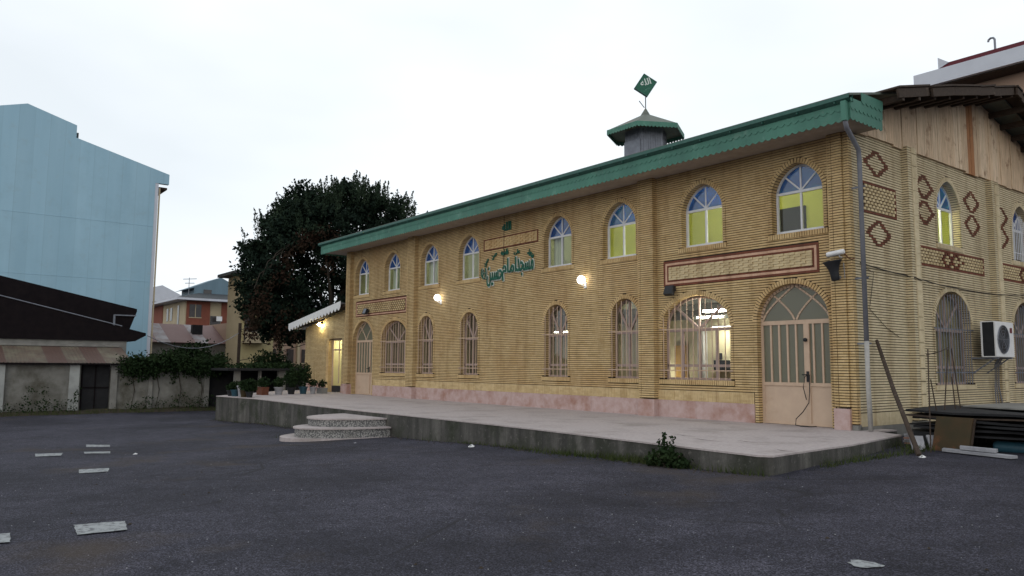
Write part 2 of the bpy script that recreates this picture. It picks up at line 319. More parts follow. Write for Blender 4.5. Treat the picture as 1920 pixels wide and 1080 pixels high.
# ------------------------------------------------------------------ mesh builder
FRONT = lambda u, d, z: (u, d, z)
XG = -8.85
GABLE = lambda u, d, z: (XG - d, u, z)
class MB:
    def __init__(s, f=None): s.v = []; s.f = []; s.mi = []; s.fn = f; s.smooth = False
    def add(s, vs, fs, mi=0):
        b = len(s.v); s.v += [s.fn(*v) if s.fn else tuple(v) for v in vs]
        for f in fs: s.f.append([b+i for i in f]); s.mi.append(mi)
    def box(s, x0, x1, y0, y1, z0, z1, mi=0):
        s.add([(x0,y0,z0),(x1,y0,z0),(x1,y1,z0),(x0,y1,z0),(x0,y0,z1),(x1,y0,z1),(x1,y1,z1),(x0,y1,z1)],
              [(0,3,2,1),(4,5,6,7),(0,1,5,4),(1,2,6,5),(2,3,7,6),(3,0,4,7)], mi)
    def obox(s, c, ax, ay, az, mi=0):
        c, ax, ay, az = map(Vector, (c, ax, ay, az))
        vs = [c+ax*i+ay*j+az*k for k in (-1, 1) for i, j in ((-1,-1),(1,-1),(1,1),(-1,1))]
        s.add(vs, [(0,3,2,1),(4,5,6,7),(0,1,5,4),(1,2,6,5),(2,3,7,6),(3,0,4,7)], mi)
    def bar(s, a, b, w, h, upv=(0, 0, 1), mi=0):
        a, b = Vector(a), Vector(b); d = b-a; t = d.normalized(); u = Vector(upv)
        sx = t.cross(u)
        if sx.length < 1e-4: sx = t.cross(Vector((1, 0, 0)))
        sx.normalize(); uy = sx.cross(t)
        s.obox((a+b)/2, d/2, sx*w/2, uy*h/2, mi)
    def prism(s, pts, d0, d1, mi=0):
        """polygon in (u,z) pushed from depth d0 to d1"""
        n = len(pts)
        s.add([(p[0], d0, p[1]) for p in pts]+[(p[0], d1, p[1]) for p in pts],
              [tuple(range(n)), tuple(range(2*n-1, n-1, -1))]+[(i, i+n, (i+1) % n+n, (i+1) % n) for i in range(n)], mi)
    def slab(s, pts, zt, zb, mi=0):
        n = len(pts); b = zb if callable(zb) else (lambda x, y: zb); t = zt if callable(zt) else (lambda x, y: zt)
        s.add([(p[0], p[1], t(*p)) for p in pts]+[(p[0], p[1], b(*p)) for p in pts],
              [tuple(range(n)), tuple(range(2*n-1, n-1, -1))]+[(i, i+n, (i+1) % n+n, (i+1) % n) for i in range(n)], mi)
    def poly(s, pts, mi=0): s.add(pts, [tuple(range(len(pts)))], mi)
    def tube(s, path, r, n=8, mi=0, cap=True):
        P = [Vector(p) for p in path]; rs = r if isinstance(r, (list, tuple)) else [r]*len(P); vs = []
        for i, p in enumerate(P):
            t = (P[min(i+1, len(P)-1)]-P[max(i-1, 0)]).normalized()
            a = t.cross(Vector((0, 0, 1)))
            if a.length < 1e-3: a = t.cross(Vector((1, 0, 0)))
            a.normalize(); b = t.cross(a)
            vs += [p+(a*math.cos(2*math.pi*k/n)+b*math.sin(2*math.pi*k/n))*rs[i] for k in range(n)]
        fs = [(i*n+k, i*n+(k+1) % n, (i+1)*n+(k+1) % n, (i+1)*n+k) for i in range(len(P)-1) for k in range(n)]
        if cap: fs += [tuple(range(n-1, -1, -1)), tuple(range((len(P)-1)*n, len(P)*n))]
        s.add(vs, fs, mi)
    def lathe(s, c, prof, n=16, mi=0):
        """(radius, height) profile turned about a vertical axis"""
        vs = [(c[0]+r*math.cos(2*math.pi*k/n), c[1]+r*math.sin(2*math.pi*k/n), c[2]+h) for r, h in prof for k in range(n)]
        fs = [(i*n+k, i*n+(k+1) % n, (i+1)*n+(k+1) % n, (i+1)*n+k) for i in range(len(prof)-1) for k in range(n)]
        fs += [tuple(range(n-1, -1, -1)), tuple(range((len(prof)-1)*n, len(prof)*n))]
        s.add(vs, fs, mi)
    def build(s, name, mats, parent=None, smooth=False, recalc=True):
        me = bpy.data.meshes.new(name); me.from_pydata([tuple(v) for v in s.v], [], s.f)
        mats = mats if isinstance(mats, (list, tuple)) else [mats]
        for x in mats: me.materials.append(M[x] if isinstance(x, str) else x)
        if len(mats) > 1: me.polygons.foreach_set('material_index', s.mi)
        if recalc:
            bm = bmesh.new(); bm.from_mesh(me); bmesh.ops.recalc_face_normals(bm, faces=bm.faces); bm.to_mesh(me); bm.free()
        if smooth: me.polygons.foreach_set('use_smooth', [True]*len(me.polygons))
        o = bpy.data.objects.new(name, me); COL.objects.link(o)
        if parent: put(o, parent)
        return o
def world_loc(o):
    v = Vector(o.location)
    return v
def put(o, parent):
    """parent keeps the child's world-space vertices"""
    o.parent = parent
    p, t = parent, Vector((0, 0, 0))
    while p: t += p.location; p = p.parent
    if parent.type == 'EMPTY': o.matrix_parent_inverse = Matrix.Translation(-t)
    return o
def thing(name, label, cat, loc=(0, 0, 0), group=None):
    o = bpy.data.objects.new(name, None); COL.objects.link(o); o.location = loc; o.empty_display_size = .2
    return tag(o, label, cat, group)
def tag(o, label, cat, group=None):
    o['label'] = label; o['category'] = cat
    if group: o['group'] = group
    return o
def struct(o, kind='structure'): o['kind'] = kind; return o
def stuff(o, label=None, cat=None):
    o['kind'] = 'stuff'
    if label: o['label'] = label
    if cat: o['category'] = cat
    return o

def gz(x, y):
    p = -.25+.0296*x+.016*(y+16.667)
    m, k = -1.12, .08
    q = (p-m)/k
    p = m+k*(q if q > 30 else math.log1p(math.exp(max(q, -60))))
    return min(p, .25)

# ------------------------------------------------------------------ ground
def build_ground():
    ax = lambda a, b, c0, c1, st: sorted(set([a, a*.5, a*.25, a*.12]+list(np.arange(c0, c1+.01, st))+[b*.12, b*.25, b*.5, b]))
    xs = ax(-1500, 1500, -72, 28, 1.0); ys = ax(-1500, 1500, -40, 40, 1.0)
    xs = sorted(xs); ys = sorted(ys)
    vs = [(x, y, gz(x, y)+(.012*math.sin(x*1.3+y*.7)+.010*math.sin(y*1.9-x*.4) if abs(x) < 60 else 0)) for y in ys for x in xs]
    nx = len(xs)
    fs = [(j*nx+i, j*nx+i+1, (j+1)*nx+i+1, (j+1)*nx+i) for j in range(len(ys)-1) for i in range(nx-1)]
    b = MB(); b.add(vs, fs)
    return struct(b.build('ground', 'asphalt', smooth=True, recalc=False))
GROUND = build_ground()
def gh(x, y): return gz(x, y)+(.012*math.sin(x*1.3+y*.7)+.010*math.sin(y*1.9-x*.4) if abs(x) < 60 else 0)

# painted patches on the asphalt
for q in ([(-10.29,-14.98),(-10.10,-14.48),(-9.51,-14.58),(-9.61,-15.05)], [(-10.43,-15.78),(-10.35,-15.59),(-9.75,-15.65),(-9.85,-15.95)],
          [(-17.40,-13.78),(-17.00,-13.32),(-16.28,-13.48),(-16.55,-13.92)], [(-22.23,-13.95),(-21.78,-13.43),(-20.82,-13.61),(-21.21,-14.07)],
          [(-21.64,-13.00),(-21.22,-12.50),(-20.55,-12.62),(-20.95,-13.10)], [(-24.57,-12.46),(-23.93,-11.99),(-23.25,-12.10),(-23.80,-12.58)],
          [(-28.6,-16.1),(-27.7,-15.4),(-27.2,-15.55),(-28.1,-16.2)]):
    b = MB(); n = 7; A, B_, C_, D_ = [Vector(p) for p in q]; vs = []
    for j in range(n+1):
        for i in range(n+1):
            s, t = i/n, j/n
            p = A.lerp(B_, s).lerp(D_.lerp(C_, s), t)
            if i in (0, n) or j in (0, n): p = p+Vector((random.uniform(-.008, .008), random.uniform(-.008, .008)))
            vs.append((p.x, p.y, gh(p.x, p.y)+.012))
    b.add(vs, [(j*(n+1)+i, j*(n+1)+i+1, (j+1)*(n+1)+i+1, (j+1)*(n+1)+i) for j in range(n) for i in range(n)])
    struct(b.build('road_marking', 'paint', recalc=False))

# ------------------------------------------------------------------ terrace and steps
TER = [(-34.2,-5.95),(-30.9,-5.5),(-27,-5.62),(-23.2,-5.75),(-17.7,-5.66),(-13.3,-5.68),(-9.9,-5.9),(-7.3,-6.06),(-7.12,-5.9),(-7.35,-3.1),(-7.8,-.35),(-8.5,.05),(-8.5,.9),(-34.3,.9),(-39.9,.9),(-39.9,-.6)]
def wob(p, q, n, amp):
    out = []
    for i in range(n):
        t = i/n; out.append((p[0]+(q[0]-p[0])*t+random.uniform(-amp, amp), p[1]+(q[1]-p[1])*t+random.uniform(-amp, amp)))
    return out
tp = []
for i in range(len(TER)):
    p, q = TER[i], TER[(i+1) % len(TER)]
    tp += wob(p, q, 9 if i < 10 else 2, .012 if i < 10 else 0)
b = MB(); b.slab(tp, -.03, lambda x, y: gz(x, y)-.4, 0)
struct(b.build('terrace_wall', 'concrete'))
b = MB(); cx, cy = -20, -2.6
b.slab([(x+(.02 if x < cx else -.0), y-(.015 if y < cy else 0)) for x, y in tp], 0, -.029)
struct(b.build('terrace', 'terrace'))

for pts in ([(-9.75,-4.62),(-9.4,-4.72),(-8.95,-4.74)], [(-8.98,-4.28),(-8.7,-4.36),(-8.5,-4.33)], [(-7.6,-5.1),(-7.4,-5.19),(-7.22,-5.13)], [(-10.6,-4.2),(-10.2,-4.32),(-9.95,-4.3)]):
    b = MB(); w_ = .016; L_ = [(x, y+w_*(1 if 0 < i < 2 else .3)) for i, (x, y) in enumerate(pts)]+[(x, y-w_*(1 if 0 < i < 2 else .3)) for i, (x, y) in reversed(list(enumerate(pts)))]
    b.poly([(x, y, .004) for x, y in L_]); struct(b.build('terrace_crack', 'mortar', recalc=False))
st = thing('terrace_steps', 'two rounded speckled terrazzo steps built against the middle of the terrace front', 'steps', (-20.4, -5.7, gz(-20.4, -6.4)))
def fan_pts(c, rx, ry, n=22):
    return [(c[0]+rx*math.cos(math.pi+math.pi*i/n), c[1]+ry*math.sin(math.pi+math.pi*i/n)) for i in range(n+1)]
SC = (-20.05, -5.70)
b = MB(); b.slab(fan_pts((-20.9, -5.7), 1.5, 2.6), gz(-20.4, -7)+.06, gz(-20, -7)-.2); b.build('step_footing', 'terrace', st)
b = MB(); b.slab(fan_pts((-20.75, -5.7), 1.22, 2.25), -.41, gz(-20, -7)-.2); b.build('step', 'steps', st)
b = MB(); b.slab(fan_pts((-20.75, -5.7), 1.27, 2.3), -.37, -.409); b.build('step_tread', 'terrace', st)
b = MB(); b.slab(fan_pts((-21.05, -5.7), 1.26, 1.70), -.18, -.42); b.build('step', 'steps', st)
b = MB(); b.slab(fan_pts((-21.05, -5.7), 1.31, 1.75), -.14, -.179); b.build('step_tread', 'terrace', st)

# ------------------------------------------------------------------ brick wall generator
P = .0615; JG = .019; RING = .12
class Op:
    def __init__(s, uc, hw, zs, zp, zt, a=2.0, bb=.5, sill=True): s.uc, s.hw, s.zs, s.zp, s.zt, s.a, s.b, s.sill = uc, hw, zs, zp, zt, a, bb, sill
    def half(s, z, e=0):
        if z <= s.zp: return s.hw+e
        t = (z-s.zp)/(s.zt+e-s.zp)
        return (s.hw+e)*max(0, 1-t**s.a)**s.b if t < 1 else 0
    def arc(s, n=24, e=0):
        out = []
        for i in range(n+1):
            th = -math.pi/2+math.pi*i/n; t = min(1, max(0, math.cos(th)))
            du = (s.hw+e)*max(0, 1-t**s.a)**s.b
            out.append((s.uc+(du if th > 0 else -du), s.zp+t*(s.zt+e-s.zp)))
        return out
    def outline(s, n=24, e=0): return [(s.uc-s.hw-e, s.zs-e if e < 0 else s.zs)]+s.arc(n, e)+[(s.uc+s.hw+e, s.zs-e if e < 0 else s.zs)]
def subtract(iv, a, b):
    out = []
    for x, y in iv:
        if b <= x or a >= y: out.append((x, y)); continue
        if a-x > .012: out.append((x, a))
        if y-b > .012: out.append((b, y))
    return out
def wall(fn, u0, u1, z0, z1, ops, rects, back_z0=0, thick=.30):
    c, bk = MB(fn), MB(fn)
    k = int(round(back_z0/P))
    while k*P < z1-.01:
        za, zb = k*P, min((k+1)*P, z1); zc = (za+zb)/2
        iv = [(u0, u1)]; ib = [(u0, u1)]
        for o in ops:
            if zc > o.zs and zc < o.zt+RING: h = o.half(zc, RING if zc > o.zp else .112); iv = subtract(iv, o.uc-h, o.uc+h)
            elif o.sill and o.zs-.135 < zc <= o.zs: iv = subtract(iv, o.uc-o.hw-.13, o.uc+o.hw+.13)
            if zb > o.zs+.01:
                h = o.half(max(za, o.zs), .02)
                if h > 0: ib = subtract(ib, o.uc-h, o.uc+h)
        for a, b_, lo, hi in rects:
            if lo < zc < hi: iv = subtract(iv, a, b_)
        if za >= z0-.001:
            for a, b_ in iv: c.box(a, b_, random.uniform(-.0015, .0015), .04, za+JG, zb)
        for a, b_ in ib: bk.box(a, b_, .02, thick, za, zb)
        k += 1
    return c, bk
def surround(fn, ops):
    """voussoirs, jamb courses and sill bricks of each opening"""
    objs = []
    for o in ops:
        b = MB(fn)
        pts = o.arc(90, 0); L = [0]
        for p, q in zip(pts, pts[1:]): L.append(L[-1]+math.hypot(q[0]-p[0], q[1]-p[1]))
        n = max(14, int(L[-1]/.069)); j = 0
        for i in range(n):
            t = (i+.5)*L[-1]/n
            while j < len(L)-2 and L[j+1] < t: j += 1
            k = (t-L[j])/max(1e-6, L[j+1]-L[j]); p = pts[j]; q = pts[j+1]
            tx, tz = q[0]-p[0], q[1]-p[1]; q_ = math.hypot(tx, tz); tx /= q_; tz /= q_
            nx, nzv = -tz, tx
            cx, cz = p[0]+(q[0]-p[0])*k+nx*RING/2, p[1]+(q[1]-p[1])*k+nzv*RING/2
            w = L[-1]/n/2-.0095
            f0, f1 = -.014+random.uniform(-.003, .003), .27
            vs = []
            for d in (f0, f1):
                for a_, r_ in ((-w, -RING/2), (w, -RING/2), (w*1.1, RING/2), (-w*1.1, RING/2)): vs.append((cx+tx*a_+nx*r_, d, cz+tz*a_+nzv*r_))
            b.add(vs, [(0,1,2,3),(7,6,5,4),(0,4,5,1),(1,5,6,2),(2,6,7,3),(3,7,4,0)])
        # mortar bed behind the ring
        a0, a1 = o.arc(40, .006), o.arc(40, RING-.012)
        vs = [(p[0], d, p[1]) for d in (.012, .28) for p in a0+a1]; nn = len(a0)
        fs = []
        for i in range(nn-1): fs += [(i, i+1, nn+i+1, nn+i), (2*nn+i, 2*nn+i+1, i+1, i)]
        b.add(vs, fs, 1)
        k = int(math.ceil(o.zs/P-.01))
        while k*P < o.zp+.02:
            for sg in (-1, 1):
                a, c_ = sorted((o.uc+sg*o.hw, o.uc+sg*(o.hw+.1)))
                b.box(a, c_, -.010, .27, max(k*P+JG, o.zs), (k+1)*P)
            k += 1
        for sg in (-1, 1):
            a, c_ = sorted((o.uc+sg*(o.hw+.012), o.uc+sg*(o.hw+.085)))
            b.box(a, c_, .002, .275, o.zs, o.zp+.02, 1)
        if o.sill:
            n = int((2*o.hw+.24)/.066); st_ = (2*o.hw+.24)/n
            for i in range(n):
                a = o.uc-o.hw-.12+i*st_
                b.box(a+.009, a+st_-.009, -.03+random.uniform(-.004, .004), .24, o.zs-.128, o.zs-.004)
            b.box(o.uc-o.hw-.11, o.uc+o.hw+.11, -.008, .24, o.zs-.12, o.zs-.012, 1)
        objs.append((o, b))
    return objs

# ------------------------------------------------------------------ the mosque
mosque = thing('mosque', 'long two storey yellow brick mosque with arched windows and green scalloped eave', 'mosque', (-21.44, 0, 0))
XC = -21.44
UP = [Op(XC+s*o, .675, 4.60, 5.60, 6.28, 1.75, .6) for o in (2.54, 5.32, 8.37, 11.2) for s in (-1, 1)]
LOW = [Op(XC+s*o, .57, 1.02, 2.72, 3.36) for o in (2.46, 5.52) for s in (-1, 1)]
BIG = [Op(XC+s*8.08, 1.13, 1.02, 2.42, 3.28, 2.15, .5) for s in (-1, 1)]
DOOR = [Op(XC+s*10.975, .955, 0, 2.48, 3.37, 2.1, .5, False) for s in (-1, 1)]
XL, XR = -34.05, -8.85
PANELS = [(-14.40, -9.70, 3.58, 4.29), (-33.18, -28.5, 3.58, 4.29), (-23.0, -19.88, 5.55, 5.98)]
FOPS = UP+LOW+BIG+DOOR
c, bk = wall(FRONT, XL, XR-.02, .738, 6.72, FOPS, [(a+.0, b_, lo, hi) for a, b_, lo, hi in PANELS])
c.build('front_brickwork', 'brick', mosque); bk.build('front_wall', 'mortar', mosque)
# gable side openings
GUP = [Op(u, .69, 4.60, 5.60, 6.32, 1.75, .6) for u in (4.95, 9.95)]
GLOW = [Op(u, 1.08, .95, 2.45, 3.38, 2.15, .5) for u in (4.92, 10.0)]
GPAN = [(.42, 2.05, 4.93, 5.66), (2.98, 7.05, 3.93, 4.45), (8.0, 12.4, 3.93, 4.45)]
c, bk = wall(GABLE, 0, 15.0, .369, 6.77, GUP+GLOW, GPAN)
c.build('gable_brickwork', 'brick_gable', mosque); bk.build('gable_wall', 'mortar', mosque)
# plain hidden sides
b = MB(); b.box(XL, XL+.3, .3, 15, -.4, 6.77); b.build('side_wall', 'brick', mosque)
b = MB(); b.box(XL, XR, 15, 15.3, -.4, 6.77); b.build('rear_wall', 'brick', mosque)
# corner brick return left end (front edge seen past the pilaster)
# soldier course + marble plinth
def clear(u, lst): return all(not (a < u < b_) for a, b_ in lst)
doors_u = [(o.uc-o.hw-.11, o.uc+o.hw+.11) for o in DOOR]
PIL = [(-15.22, -14.64), (-28.24, -27.66), (-9.34, -8.99), (-33.89, -33.54)]
b = MB(); u = XL
while u < XR-.03:
    if not clear(u+.03, doors_u) and b.v: b.build('soldier_course', 'brick_pale', mosque); b = MB()
    if clear(u+.03, doors_u): b.box(u+.002, u+.058, random.uniform(-.004, .003), .03, .462, .735)
    u += .06
b.build('soldier_course', 'brick_pale', mosque)
b = MB(); iv = [(XL-.01, XR)]
for a, b_ in doors_u: iv = subtract(iv, a, b_)
for a, b_ in iv:
    u = a; b = MB()
    while u < b_-.02:
        e = min(u+random.uniform(.8, 1.15), b_)
        if b_-e < .3: e = b_
        b.box(u+.0025, e-.0025, -.022+random.uniform(-.002, .002), .02, -.02, .46); u = e
    b.build('marble_plinth', 'marble', mosque)
b = MB(GABLE); b.box(-.02, 15, -.02, .02, -.55, .07); b.build('gable_plinth', 'grey_wall', mosque)
b = MB(GABLE); u = .03
while u < 15:
    b.box(u+.003, u+.057, random.uniform(-.003, .003), .03, .075, .366); u += .06
b.build('soldier_course', 'brick_gable', mosque)

def pilaster(fn, a, b_, d, z0, z1, groove, mat, face_soldier=None):
    """projecting brick pier laid in the wall's courses, with a dark groove near one edge"""
    c = MB(fn)
    parts = [(a, b_)] if groove is None else [(a, groove), (groove+.014, b_)]
    k = int(round(z0/P))
    while k*P < z1-.01:
        for p, q in parts: c.box(p, q, -d+random.uniform(-.002, .002), .02, k*P+JG, min((k+1)*P, z1))
        k += 1
    c.box(a+.012, b_-.012, -d+.019, .02, z0, z1, 1)
    if face_soldier:
        p, q = face_soldier; z = z0
        while z < z1-.1:
            u = p
            while u < q-.02:
                c.box(u+.004, min(u+.06, q), -d-.012, -d+.01, z+.02, min(z+.30, z1)-.0); u += .06
            z += .31
    return c.build('pilaster', [mat, 'mortar'], mosque)
for a, b_ in PIL[:2]:
    pilaster(FRONT, a, b_, .18, .492, 6.72, a+.10, 'brick')
    q = MB(); q.box(a-.012, b_+.012, -.205, .02, -.02, .466); q.build('pilaster_base', 'marble', mosque)
pilaster(FRONT, -9.34, -8.99, .18, .492, 6.72, -9.24, 'brick')
pilaster(FRONT, -33.89, -33.54, .18, .492, 6.72, None, 'brick')
pilaster(FRONT, -34.05, -33.90, .13, .492, 6.72, None, 'brick')
pilaster(FRONT, -8.98, -8.845, .13, .123, 6.72, None, 'brick')
for a, b_ in PIL[2:]:
    q = MB(); q.box(a-.012, b_+.012, -.205, .02, -.02, .466); q.build('pilaster_base', 'marble', mosque)
q = MB(); q.box(-34.07, -33.905, -.15, .02, -.02, .466); q.build('pilaster_base', 'marble', mosque)
q = MB(); q.box(-8.97, -8.83, -.14, .02, -.25, .115); q.build('pilaster_base', 'grey_wall', mosque)
for a in (2.40, 7.46, 12.5):
    pilaster(GABLE, a, a+.5, .16, .123, 6.72 if a > 3 else 6.80, a+.16, 'brick_gable', (a+.20, a+.42))
    q = MB(GABLE); q.box(a-.02, a+.52, -.18, .02, -.5, .112); q.build('pilaster_base', 'grey_wall', mosque)

# woven brick panels
def panel(fn, r, borders, basket=True, mat='brick_cream', diam=False):
    a, b_, lo, hi = r
    par = None
    e = .004; k = 0
    frame = MB(fn)
    for w, mi in borders:
        A, B_, L_, H_ = a+e, b_-e, lo+e, hi-e; t = .03-.006*k
        for x0, x1, z0, z1 in ((A, B_, H_-w, H_), (A, B_, L_, L_+w), (A, A+w, L_+w, H_-w), (B_-w, B_, L_+w, H_-w)):
            n = max(1, int(max(x1-x0, z1-z0)/.21)); h = x1-x0 > z1-z0
            for i in range(n):
                if h: frame.box(x0+(x1-x0)*i/n+.001, x0+(x1-x0)*(i+1)/n-.001, -.012+.006*k+random.uniform(-.002, .002), .03, z0, z1, mi)
                else: frame.box(x0, x1, -.012+.006*k+random.uniform(-.002, .002), .03, z0+(z1-z0)*i/n+.001, z0+(z1-z0)*(i+1)/n-.001, mi)
        e += w+.003; k += 1
    A, B_, L_, H_ = a+e, b_-e, lo+e, hi-e
    fo = frame.build('brick_panel', ['brick_brown', 'brick_salmon'], mosque)
    f = MB(fn); rows = max(3, int(round((H_-L_)/(.062 if basket else .082)))); rh = (H_-L_)/rows
    if basket:
        n = int(round((B_-A)/.30)); w = (B_-A)/n
        for j in range(rows):
            for i in range(-1, n+1):
                u0 = A+(i+(.0 if j % 2 == 0 else .42))*w; u1 = u0+w
                u0, u1 = max(u0, A), min(u1, B_)
                if u1-u0 < .03: continue
                z0, z1 = L_+j*rh+.003, L_+(j+1)*rh-.003
                dl, dr = (-.002, -.030)
                f.add([(u0, dl, z0), (u1-.003, dr, z0), (u1-.003, .03, z0), (u0, .03, z0), (u0, dl, z1), (u1-.003, dr, z1), (u1-.003, .03, z1), (u0, .03, z1)],
                      [(0,3,2,1),(4,5,6,7),(0,1,5,4),(1,2,6,5),(2,3,7,6),(3,0,4,7)])
    else:                                    # open lattice: bricks with dark gaps, brown diamonds
        n = int(round((B_-A)/.17)); w = (B_-A)/n
        for j in range(rows):
            for i in range(-1, n+1):
                u0 = A+(i+(.0 if j % 2 == 0 else .5))*w; u1 = u0+w*.60
                u0, u1 = max(u0, A), min(u1, B_)
                if u1-u0 < .02: continue
                uu = (u0+u1)/2; br = 0
                if diam:
                    for cxu in (A+(B_-A)*.43, A+(B_-A)*.57):
                        if abs(abs(uu-cxu)/.30+abs(L_+(j+.5)*rh-(L_+H_)/2)/.19-1) < .3: br = 1
                f.box(u0, u1, -.022, .03, L_+j*rh+.010, L_+(j+1)*rh-.010, br)
    f.build('woven_brick', [mat, 'brick_brown'], fo)
    if not basket: q = MB(fn); q.box(A, B_, .006, .03, L_, H_); q.build('panel_ground', 'panel_gap', fo)
    return fo
panel(FRONT, PANELS[0], [(.055, 0), (.06, 1), (.045, 0)])
panel(FRONT, PANELS[1], [(.04, 0), (.045, 1), (.035, 0)], basket=False, mat='brick_pale')
panel(FRONT, PANELS[2], [(.04, 0)], mat='brick')
panel(GABLE, GPAN[0], [(.045, 0)], basket=False, mat='brick_cream')
for g in GPAN[1:]: panel(GABLE, g, [(.055, 0)], basket=False, mat='brick_cream', diam=True)
# diamonds in brown bricks on the gable
def diamonds(lst):
    for cu, cz, hw, hh in lst:
        b = MB(GABLE)
        k0 = int((cz-hh)/P)
        for k in range(k0, k0+int(2*hh/P)+2):
            zc = (k+.5)*P; t = abs(zc-cz)/hh
            if t > 1: continue
            o = hw*(1-t)
            for s in (-1, 1):
                u = cu+s*o; u = round(u/.06)*.06
                b.box(u-.10, u+.10, -.006-.0008*s, .02, k*P+JG+.0006, (k+1)*P-.0006)
        b.build('diamond_brickwork', 'brick_brown', mosque)
diamonds([(1.15, 6.15, .52, .30), (1.15, 4.48, .52, .31), (3.56, 5.95, .46, .31), (3.56, 5.31, .46, .31),
          (6.42, 5.95, .46, .31), (6.42, 5.31, .46, .31), (8.45, 5.80, .46, .31), (8.45, 5.18, .46, .31), (11.4, 5.8, .46, .31), (11.4, 5.18, .46, .31)])

# windows
def strip(b, pts, w, d0, d1, mi=0, closed=False):
    n = len(pts)
    for i in range(n if closed else n-1):
        p, q = Vector(pts[i]), Vector(pts[(i+1) % n]); t = (q-p)
        if t.length < 1e-5: continue
        t.normalize(); nn = Vector((-t.y, t.x))*w/2; t = t*w*.18
        a, c_ = p-t, q+t
        vs = [(v.x, d, v.y) for d in (d0, d1) for v in (a-nn, c_-nn, c_+nn, a+nn)]
        b.add(vs, [(0,1,2,3),(7,6,5,4),(0,4,5,1),(1,5,6,2),(2,6,7,3),(3,7,4,0)], mi)
def upper_window(fn, o, bs, parent=mosque, grille=False):
    f = MB(fn); d = .20
    strip(f, o.outline(22, -.028), .055, d, d+.06)
    f.box(o.uc-o.hw, o.uc+o.hw, d-.012, d+.05, o.zs+.0, o.zs+.085)
    zt = o.zp+.02
    f.box(o.uc-o.hw+.02, o.uc+o.hw-.02, d-.008, d+.05, zt-.03, zt+.03)
    f.box(o.uc-.024, o.uc+.024, d-.004, d+.05, o.zs+.08, zt-.03)
    f.box(o.uc-.02, o.uc+.02, d+.002, d+.045, zt+.03, o.zt-.03)
    for s in (-1, 1):
        e = (o.uc+s*o.hw*.66, zt+(o.zt-zt)*.66)
        strip(f, [(o.uc+s*.01, zt+.03), e], .038, d+.005, d+.04)
    w = f.build('window', 'frame_white', parent)
    p = MB(fn); p.add([(o.uc-o.hw+.03, d+.03, o.zs+.05), (o.uc+o.hw-.03, d+.03, o.zs+.05), (o.uc+o.hw-.03, d+.03, zt), (o.uc-o.hw+.03, d+.03, zt)], [(0, 1, 2, 3)])
    p.build('pane', 'glass_up', w)
    p = MB(fn); p.poly([(x, d+.028, max(z, zt)) for x, z in o.arc(22, -.02)]); p.build('fanlight', 'glass_blue', w)
    bs.build('arch_surround', ['brick', 'mortar'] if fn is FRONT else ['brick_gable', 'mortar'], w)
    if grille:
        g = MB(fn); u = o.uc-o.hw+.08
        while u < o.uc+o.hw-.04:
            g.tube([(u, .02, o.zs+.05), (u, .02, o.half(0) and o.zp+(o.zt-o.zp)*.55*(1-abs(u-o.uc)/o.hw)+.05)], .012, 6); u += .13
        for z in (o.zs+.25, o.zp-.1): g.tube([(o.uc-o.hw, .02, z), (o.uc+o.hw, .02, z)], .012, 6)
        g.build('grille', 'frame_white', w)
    return w
def half_curtain(fn, o, w, a, e, m):
    q = MB(fn); n = 26; vs = []
    for i in range(n+1):
        t = o.uc+o.hw*(a+(e-a)*i/n); vs += [(t, .42+.025*math.sin(t*34), o.zs-.1), (t, .42+.025*math.sin(t*34), o.zp+.1)]
    q.add(vs, [(2*i, 2*i+2, 2*i+3, 2*i+1) for i in range(n)]); q.build('curtain', m, w)
def lower_window(fn, o, bs, lights, step, gl='glass_dull', curtain=0, fm='frame_mauve', gm='frame_beige', parent=mosque):
    f = MB(fn); d = .20; zt = 2.37; zl = 1.40
    strip(f, o.outline(26, -.03), .065, d, d+.06)
    f.box(o.uc-o.hw, o.uc+o.hw, d-.008, d+.05, o.zs, o.zs+.06)
    f.box(o.uc-o.hw+.02, o.uc+o.hw-.02, d-.004, d+.05, zt-.045, zt+.045)
    f.box(o.uc-o.hw+.02, o.uc+o.hw-.02, d, d+.05, zl-.035, zl+.035)
    for i in range(1, lights):
        u = o.uc-o.hw+2*o.hw*i/lights
        f.box(u-.035, u+.035, d-.006, d+.045, o.zs+.05, zt-.04)
    f.box(o.uc-.03, o.uc+.03, d, d+.045, zt+.04, o.zt-.05)
    for s in (-1, 1): strip(f, [(o.uc+s*.03, zt+.04), (o.uc+s*o.hw*.72, zt+(o.zt-zt)*.72)], .06, d+.004, d+.04)
    w = f.build('window', fm, parent)
    p = MB(fn); p.poly([(x, d+.03, z) for x, z in o.outline(26, -.02)]); p.build('pane', gl, w)
    g = MB(fn); u = o.uc-o.hw+step*.42
    while u < o.uc+o.hw-.03:
        zz = o.zp+(o.zt-o.zp)*max(0, 1-(abs(u-o.uc)/o.hw)**2.1)**.5*.94-.02
        g.tube([(u, -.035, o.zs+.02), (u, -.035, zz)], .0125, 6); u += step
    for z in (1.27, 2.39): g.box(o.uc-o.hw-.09, o.uc+o.hw+.09, -.026, -.012, z-.014, z+.014)
    g.build('grille', gm, w)
    bs.build('arch_surround', ['brick', 'mortar'] if fn is FRONT else ['brick_gable', 'mortar'], w)
    if curtain:
        q = MB(fn); n = 40; a, e = o.uc-o.hw-.1, o.uc-o.hw+2*o.hw*curtain
        vs = []
        for i in range(n+1):
            t = a+(e-a)*i/n; vs += [(t, .50+.03*math.sin(t*38), .95), (t, .50+.03*math.sin(t*38), 3.35)]
        q.add(vs, [(2*i, 2*i+2, 2*i+3, 2*i+1) for i in range(n)]); q.build('curtain', 'curtain', w)
    return w
sur = {id(o): b for o, b in surround(FRONT, FOPS)}; sur.update({id(o): b for o, b in surround(GABLE, GUP+GLOW)})
